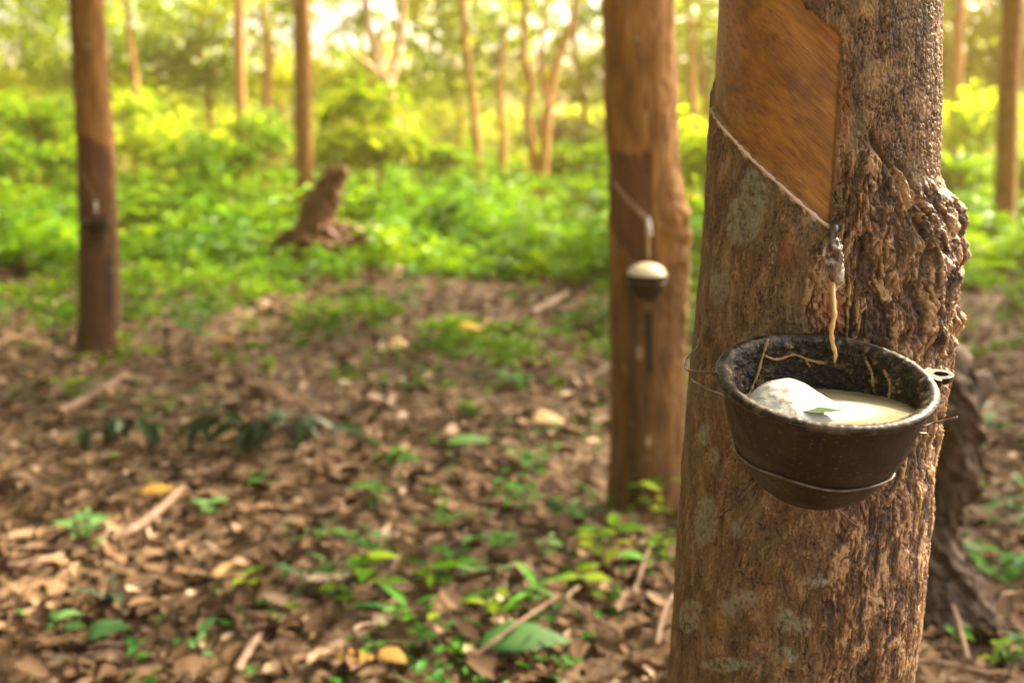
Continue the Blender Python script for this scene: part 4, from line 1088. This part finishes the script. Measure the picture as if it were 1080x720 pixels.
plant(668, 615, 'bush', .09, 10, .065, 'small seedling on the litter mound left of the nearest trunk')
plant(400, 640, 'bush', .12, 13, .085, 'bright broad-leaved seedling left of the long-bladed plants', 'leaf_cover')
plant(430, 655, 'lance', .10, 9, .14, 'long-bladed plant in the lower centre', 'leaf_seedling', w=.24)
plant(472, 690, 'single', .08, 4, .085, 'single bright drooping sprout at the bottom centre', 'leaf_cover')
plant(560, 640, 'lance', .09, 9, .15, 'spreading long-bladed plant below the bushy bright seedling', w=.2)
plant(500, 612, 'lance', .09, 9, .13, 'grey-green long-bladed plant in the lower centre', 'leaf_grey', w=.2)
plant(480, 600, 'bush', .08, 8, .07, 'dark green sprout behind the grey-green blades')
plant(590, 598, 'bush', .08, 9, .07, 'soft green sprout right of the grey-green blades', 'leaf_grey')
plant(318, 572, 'lance', .09, 9, .12, 'pale grey-green tuft in the lower left centre', 'leaf_grey', w=.26)
plant(330, 618, 'lance', .09, 10, .15, 'sprawling grey-green tuft in front of the pale one', 'leaf_grey', w=.22)
plant(262, 628, 'single', .05, 4, .085, 'pair of bright round leaves left of the sprawling tuft', 'leaf_cover', w=.6)
plant(300, 655, 'single', .05, 3, .05, 'tiny bright sprout below the round-leaved pair', 'leaf_cover')
plant(272, 520, 'bush', .06, 9, .06, 'small green sprout below the smaller wilted sprig')
plant(90, 580, 'bush', .09, 14, .075, 'grey-green clump behind the short grey stick', 'leaf_grey')
plant(215, 555, 'bush', .07, 10, .06, 'faint sprouts right of the thick curved stick', 'leaf_grey')
plant(125, 640, 'lance', .09, 9, .12, 'dull green tuft in the lower left litter', 'leaf_wilt', w=.3)
plant(140, 700, 'single', .05, 4, .06, 'dark green sprout near the bottom left', 'leaf_seedling')
plant(65, 668, 'bush', .05, 8, .055, 'pale sprout near the bottom left corner', 'leaf_grey')
plant(215, 695, 'bush', .06, 9, .06, 'grey-green sprout at the bottom left', 'leaf_grey')
plant(66, 372, 'bush', .16, 14, .09, 'bright seedling left of the far left tree base', 'leaf_cover')
plant(72, 422, 'bush', .09, 10, .09, 'bright sprout beside the straight pale branch', 'leaf_cover')
plant(205, 360, 'bush', .24, 26, .11, 'bushy dark green seedling right of the far left tree base')
plant(190, 300, 'bush', .25, 24, .13, 'leafy seedling behind the far left tapped tree', 'leaf_cover')
plant(425, 335, 'bush', .28, 22, .14, 'dark green plant at the edge of the undergrowth in mid view')
plant(490, 440, 'bush', .07, 10, .08, 'green sprout in the middle of the litter', 'leaf_cover')
plant(425, 490, 'bush', .06, 8, .06, 'small sprout left of the pale green oval leaf', 'leaf_seedling')
plant(540, 410, 'bush', .07, 12, .09, 'low sprouts between the orange leaf and the middle tree', 'leaf_seedling')
plant(1030, 520, 'bush', .15, 15, .055, 'sprig of bright round leaves right of the rotten stump', 'leaf_cover', w=.7)
plant(1018, 600, 'bush', .10, 14, .06, 'green clump below the round-leaved sprig by the stump')
plant(1060, 620, 'bush', .10, 16, .07, 'spreading green plant at the lower right edge')
plant(1065, 560, 'bush', .12, 14, .07, 'green plant at the right edge above the spreading one', 'leaf_grey')
plant(1052, 712, 'bush', .08, 12, .06, 'bright leafy sprout in the bottom right corner', 'leaf_cover')
plant(998, 690, 'single', .06, 5, .045, 'small sprout at the foot of the rotten stump')
plant(1045, 470, 'bush', .14, 12, .08, 'seedling behind the stump at the right', 'leaf_grey')

for (px, py, kd, h, n, L, lab, mt) in [
    (380, 590, 'bush', .08, 11, .06, 'leafy sprout left of the grey-green blades, lower centre', 'leaf_seedling'), (455, 628, 'bush', .08, 12, .06, 'bright small clump between the broad-leaved seedling and the blades', 'leaf_cover'),
    (520, 655, 'bush', .07, 12, .055, 'fresh sprout in front of the spreading long-bladed plant', 'leaf_cover'), (610, 630, 'bush', .08, 12, .06, 'fresh green clump right of the spreading long-bladed plant', 'leaf_cover'),
    (530, 585, 'bush', .07, 10, .06, 'green clump below the grassy tuft in the centre', 'leaf_seedling'), (630, 570, 'lance', .10, 8, .10, 'thin-bladed tuft just left of the middle tree foot', 'leaf_cover'),
    (690, 600, 'bush', .09, 12, .055, 'pale green sprouts against the left side of the nearest trunk', 'leaf_cover'), (575, 665, 'bush', .05, 9, .045, 'tiny sprouts on the slope of the litter mound', 'leaf_seedling'),
    (350, 640, 'bush', .07, 10, .055, 'small clump between the sprawling tuft and the broad-leaved seedling', 'leaf_cover'), (640, 640, 'bush', .05, 9, .05, 'low sprout on top of the litter mound', 'leaf_cover'),
    (395, 530, 'bush', .06, 10, .06, 'low sprout in the open soil of the centre left', 'leaf_seedling'), (465, 530, 'bush', .06, 9, .055, 'low sprout left of the tall bushy seedling', 'leaf_cover')]:
    plant(px, py, kd, h, n, L, lab, mt)

# ------------------------------------------------------------------ uprooted stump in mid view
def roughen(v, amp, f, seed):
    d = [fbm2(v[:, 0] * f + v[:, 2] * f * .7, v[:, 1] * f + v[:, 2] * f * .6, seed + k, 4, .6) for k in range(3)]
    return v + amp * np.stack(d, -1)
sb = at(338, 262, 10.2); sb[2] = gh(sb[0], sb[1])
st = thing('tree_stump', sb, 'uprooted brown stump with a ball of roots, left of centre among the undergrowth', 'stump')
def blob(c, rad, n=110, m=70, amp=.18, seed=1, f=2.2):
    A_, B_ = np.meshgrid(np.linspace(-np.pi / 2, np.pi / 2, m), np.arange(n) / n * 2 * np.pi, indexing='ij')
    d = np.stack([np.cos(A_) * np.cos(B_), np.cos(A_) * np.sin(B_), np.sin(A_)], -1)
    k = 1 + amp * (fbm2(d[..., 0] * f + d[..., 2] * 1.7, d[..., 1] * f + seed + d[..., 2] * 1.3, seed, 4))
    V = (d * k[..., None] * rad + c).reshape(-1, 3)
    i = np.arange(m - 1)[:, None] * n; j = np.arange(n)[None]; j2 = (j + 1) % n
    return V, np.stack([i + j, i + j2, i + n + j2, i + n + j], -1).reshape(-1, 4), {}
bl = [blob(sb + [.03, 0, .02], np.array([.45, .36, .33]), seed=3, amp=.16), blob(sb + [-.24, -.05, .0], np.array([.26, .24, .20]), seed=5, amp=.3)]
for k in range(9):
    a_ = k * .75; q = sb + np.array([math.cos(a_) * .45, math.sin(a_) * .35 - .1, random.uniform(-.02, .2)]); bl.append(limb([sb + [0, 0, .12], (sb + q) / 2 + [0, 0, .12], q], .05, .012, 12, 8, .2, k))
v, f, _ = merge(bl); v = roughen(v, .035, 8, 15); mesh('root_mass', v, f, MB['root_earth'], st, plain_attr(v))
v, f, _ = limb([sb + [-.06, 0, .18], at(336, 222, 10.2), at(348, 198, 10.2), at(358, 182, 10.2)], .19, .085, 60, 44, .12, 4); v = roughen(v, .022, 9, 5); mesh('stem', v, f, MB['root_earth'], st, plain_attr(v))
v, f, _ = limb([at(346, 196, 10.15), at(358, 184, 10.15), at(366, 180, 10.15)], .07, .055, 12, 12, .2, 6); mesh('broken_branch', v, f, MB['root_earth'], st, plain_attr(v))

# rotten stump behind the main tree on the right
YS = 2.3
rb_ = at(1000, 690, YS); rb_[2] = gh(rb_[0], rb_[1])
rs = thing('tree_stump', rb_, 'dark gnarled rotten stump partly hidden behind the right side of the nearest trunk', 'stump')
P = smooth_path([at(985, 760, YS), at(990, 690, YS), at(985, 620, YS), at(972, 560, YS), at(985, 510, YS), at(994, 460, YS), at(990, 410, YS), at(985, 372, YS)], 90)
rad = np.interp(np.linspace(0, 7, 90), [0, 1, 2, 3, 4, 5, 6, 7], [.165, .125, .085, .062, .072, .078, .080, .045])
P = smooth_path(P, 260); rad = np.interp(np.linspace(0, 1, 260), np.linspace(0, 1, 90), rad)
v, f, _ = tube(P, rad, 130, .30, 9.0, 7); v = roughen(v, .012, 38, 25); mesh('trunk', v, f, MB['bark_dark'], rs, plain_attr(v))
v, f, _ = merge([limb([at(1000, 440, YS), at(1020, 415, YS), at(1046, 402, YS)], .065, .018, 20, 16, .4, 11), limb([at(985, 430, YS - .03), at(1005, 385, YS - .02), at(1018, 376, YS)], .05, .02, 16, 14, .4, 12)])
mesh('broken_branch', v, f, MB['bark_dark'], rs, plain_attr(v))
rt = [limb([at(995, 610, YS), at(1020, 660, YS - .05), at(1050, 715, YS - .1)], .05, .02, 18, 12, .35, 13), limb([at(985, 610, YS - .02), at(980, 680, YS - .07), at(955, 760, YS - .12)], .06, .02, 60, 24, .4, 14), limb([at(1000, 600, YS), at(1035, 640, YS + .05), at(1052, 690, YS + .05)], .04, .015, 18, 12, .35, 15)]
v, f, _ = merge(rt); v = roughen(v, .012, 38, 35); mesh('root', v, f, MB['bark_dark'], rs, plain_attr(v))

# ------------------------------------------------------------------ warm haze volume added to imitate a lens flare veil
HAZE = True
if HAZE:
    m = bpy.data.materials.new('haze'); m.use_nodes = True; nt = m.node_tree; nt.nodes.clear()
    o_ = nt.nodes.new('ShaderNodeOutputMaterial'); pv = nt.nodes.new('ShaderNodeVolumePrincipled'); nt.links.new(pv.outputs[0], o_.inputs['Volume'])
    pv.inputs['Color'].default_value = (1.0, .66, .26, 1); pv.inputs['Density'].default_value = .0026; pv.inputs['Anisotropy'].default_value = .4
    x0, x1, y0, y1, z0, z1 = -77, 77, -32, 107, -1.6, 10
    V = [(x, y, z) for x in (x0, x1) for y in (y0, y1) for z in (z0, z1)]
    F = [(0, 1, 3, 2), (4, 6, 7, 5), (0, 4, 5, 1), (2, 3, 7, 6), (0, 2, 6, 4), (1, 5, 7, 3)]
    tag(mesh('haze', V, F, m, smooth=False), 'added warm haze volume imitating a lens flare veil', 'haze', kind='stuff')

# ------------------------------------------------------------------ light
EL, AZ = R(41), R(50)          # sun height; compass direction measured from +Y clockwise
sd_ = Vector((math.sin(AZ) * math.cos(EL), math.cos(AZ) * math.cos(EL), math.sin(EL)))
w = bpy.data.worlds.new('World'); sc.world = w; w.use_nodes = True; nt = w.node_tree; nt.nodes.clear()
wo = nt.nodes.new('ShaderNodeOutputWorld'); bg = nt.nodes.new('ShaderNodeBackground'); sk = nt.nodes.new('ShaderNodeTexSky')
sk.sky_type = 'NISHITA'; sk.sun_disc = False; sk.sun_elevation = EL; sk.sun_rotation = AZ; sk.dust_density = 8.0; sk.air_density = .8; sk.ozone_density = 0.0
bg.inputs['Strength'].default_value = .15
nt.links.new(sk.outputs[0], bg.inputs[0]); nt.links.new(bg.outputs[0], wo.inputs[0])
sl = bpy.data.lights.new('sun', 'SUN'); sl.energy = 5.0; sl.angle = R(3.0); sl.color = (1.0, .84, .56)
so = bpy.data.objects.new('sun', sl); col.objects.link(so); so.rotation_euler = sd_.to_track_quat('Z', 'Y').to_euler()

# ------------------------------------------------------------------ camera
cd = bpy.data.cameras.new('camera'); cam = bpy.data.objects.new('camera', cd); col.objects.link(cam)
cd.sensor_width = 36; cd.lens = FP / 1080 * 36; cd.clip_start = .02; cd.clip_end = 800
cam.location = (0, 0, CAMZ); cam.rotation_euler = (math.pi / 2 - PITCH, 0, 0)
cd.dof.use_dof = True; cd.dof.focus_distance = .915; cd.dof.aperture_fstop = 4.8
sc.camera = cam

vs = sc.view_settings
vs.view_transform = 'Standard'; vs.look = 'None'; vs.exposure = 2.55; vs.gamma = 1
sc.cycles.max_bounces = 6; sc.cycles.transmission_bounces = 4; sc.cycles.transparent_max_bounces = 4; sc.cycles.volume_bounces = 0
sc.cycles.use_denoising = True
sc.cycles.sample_clamp_indirect = 6
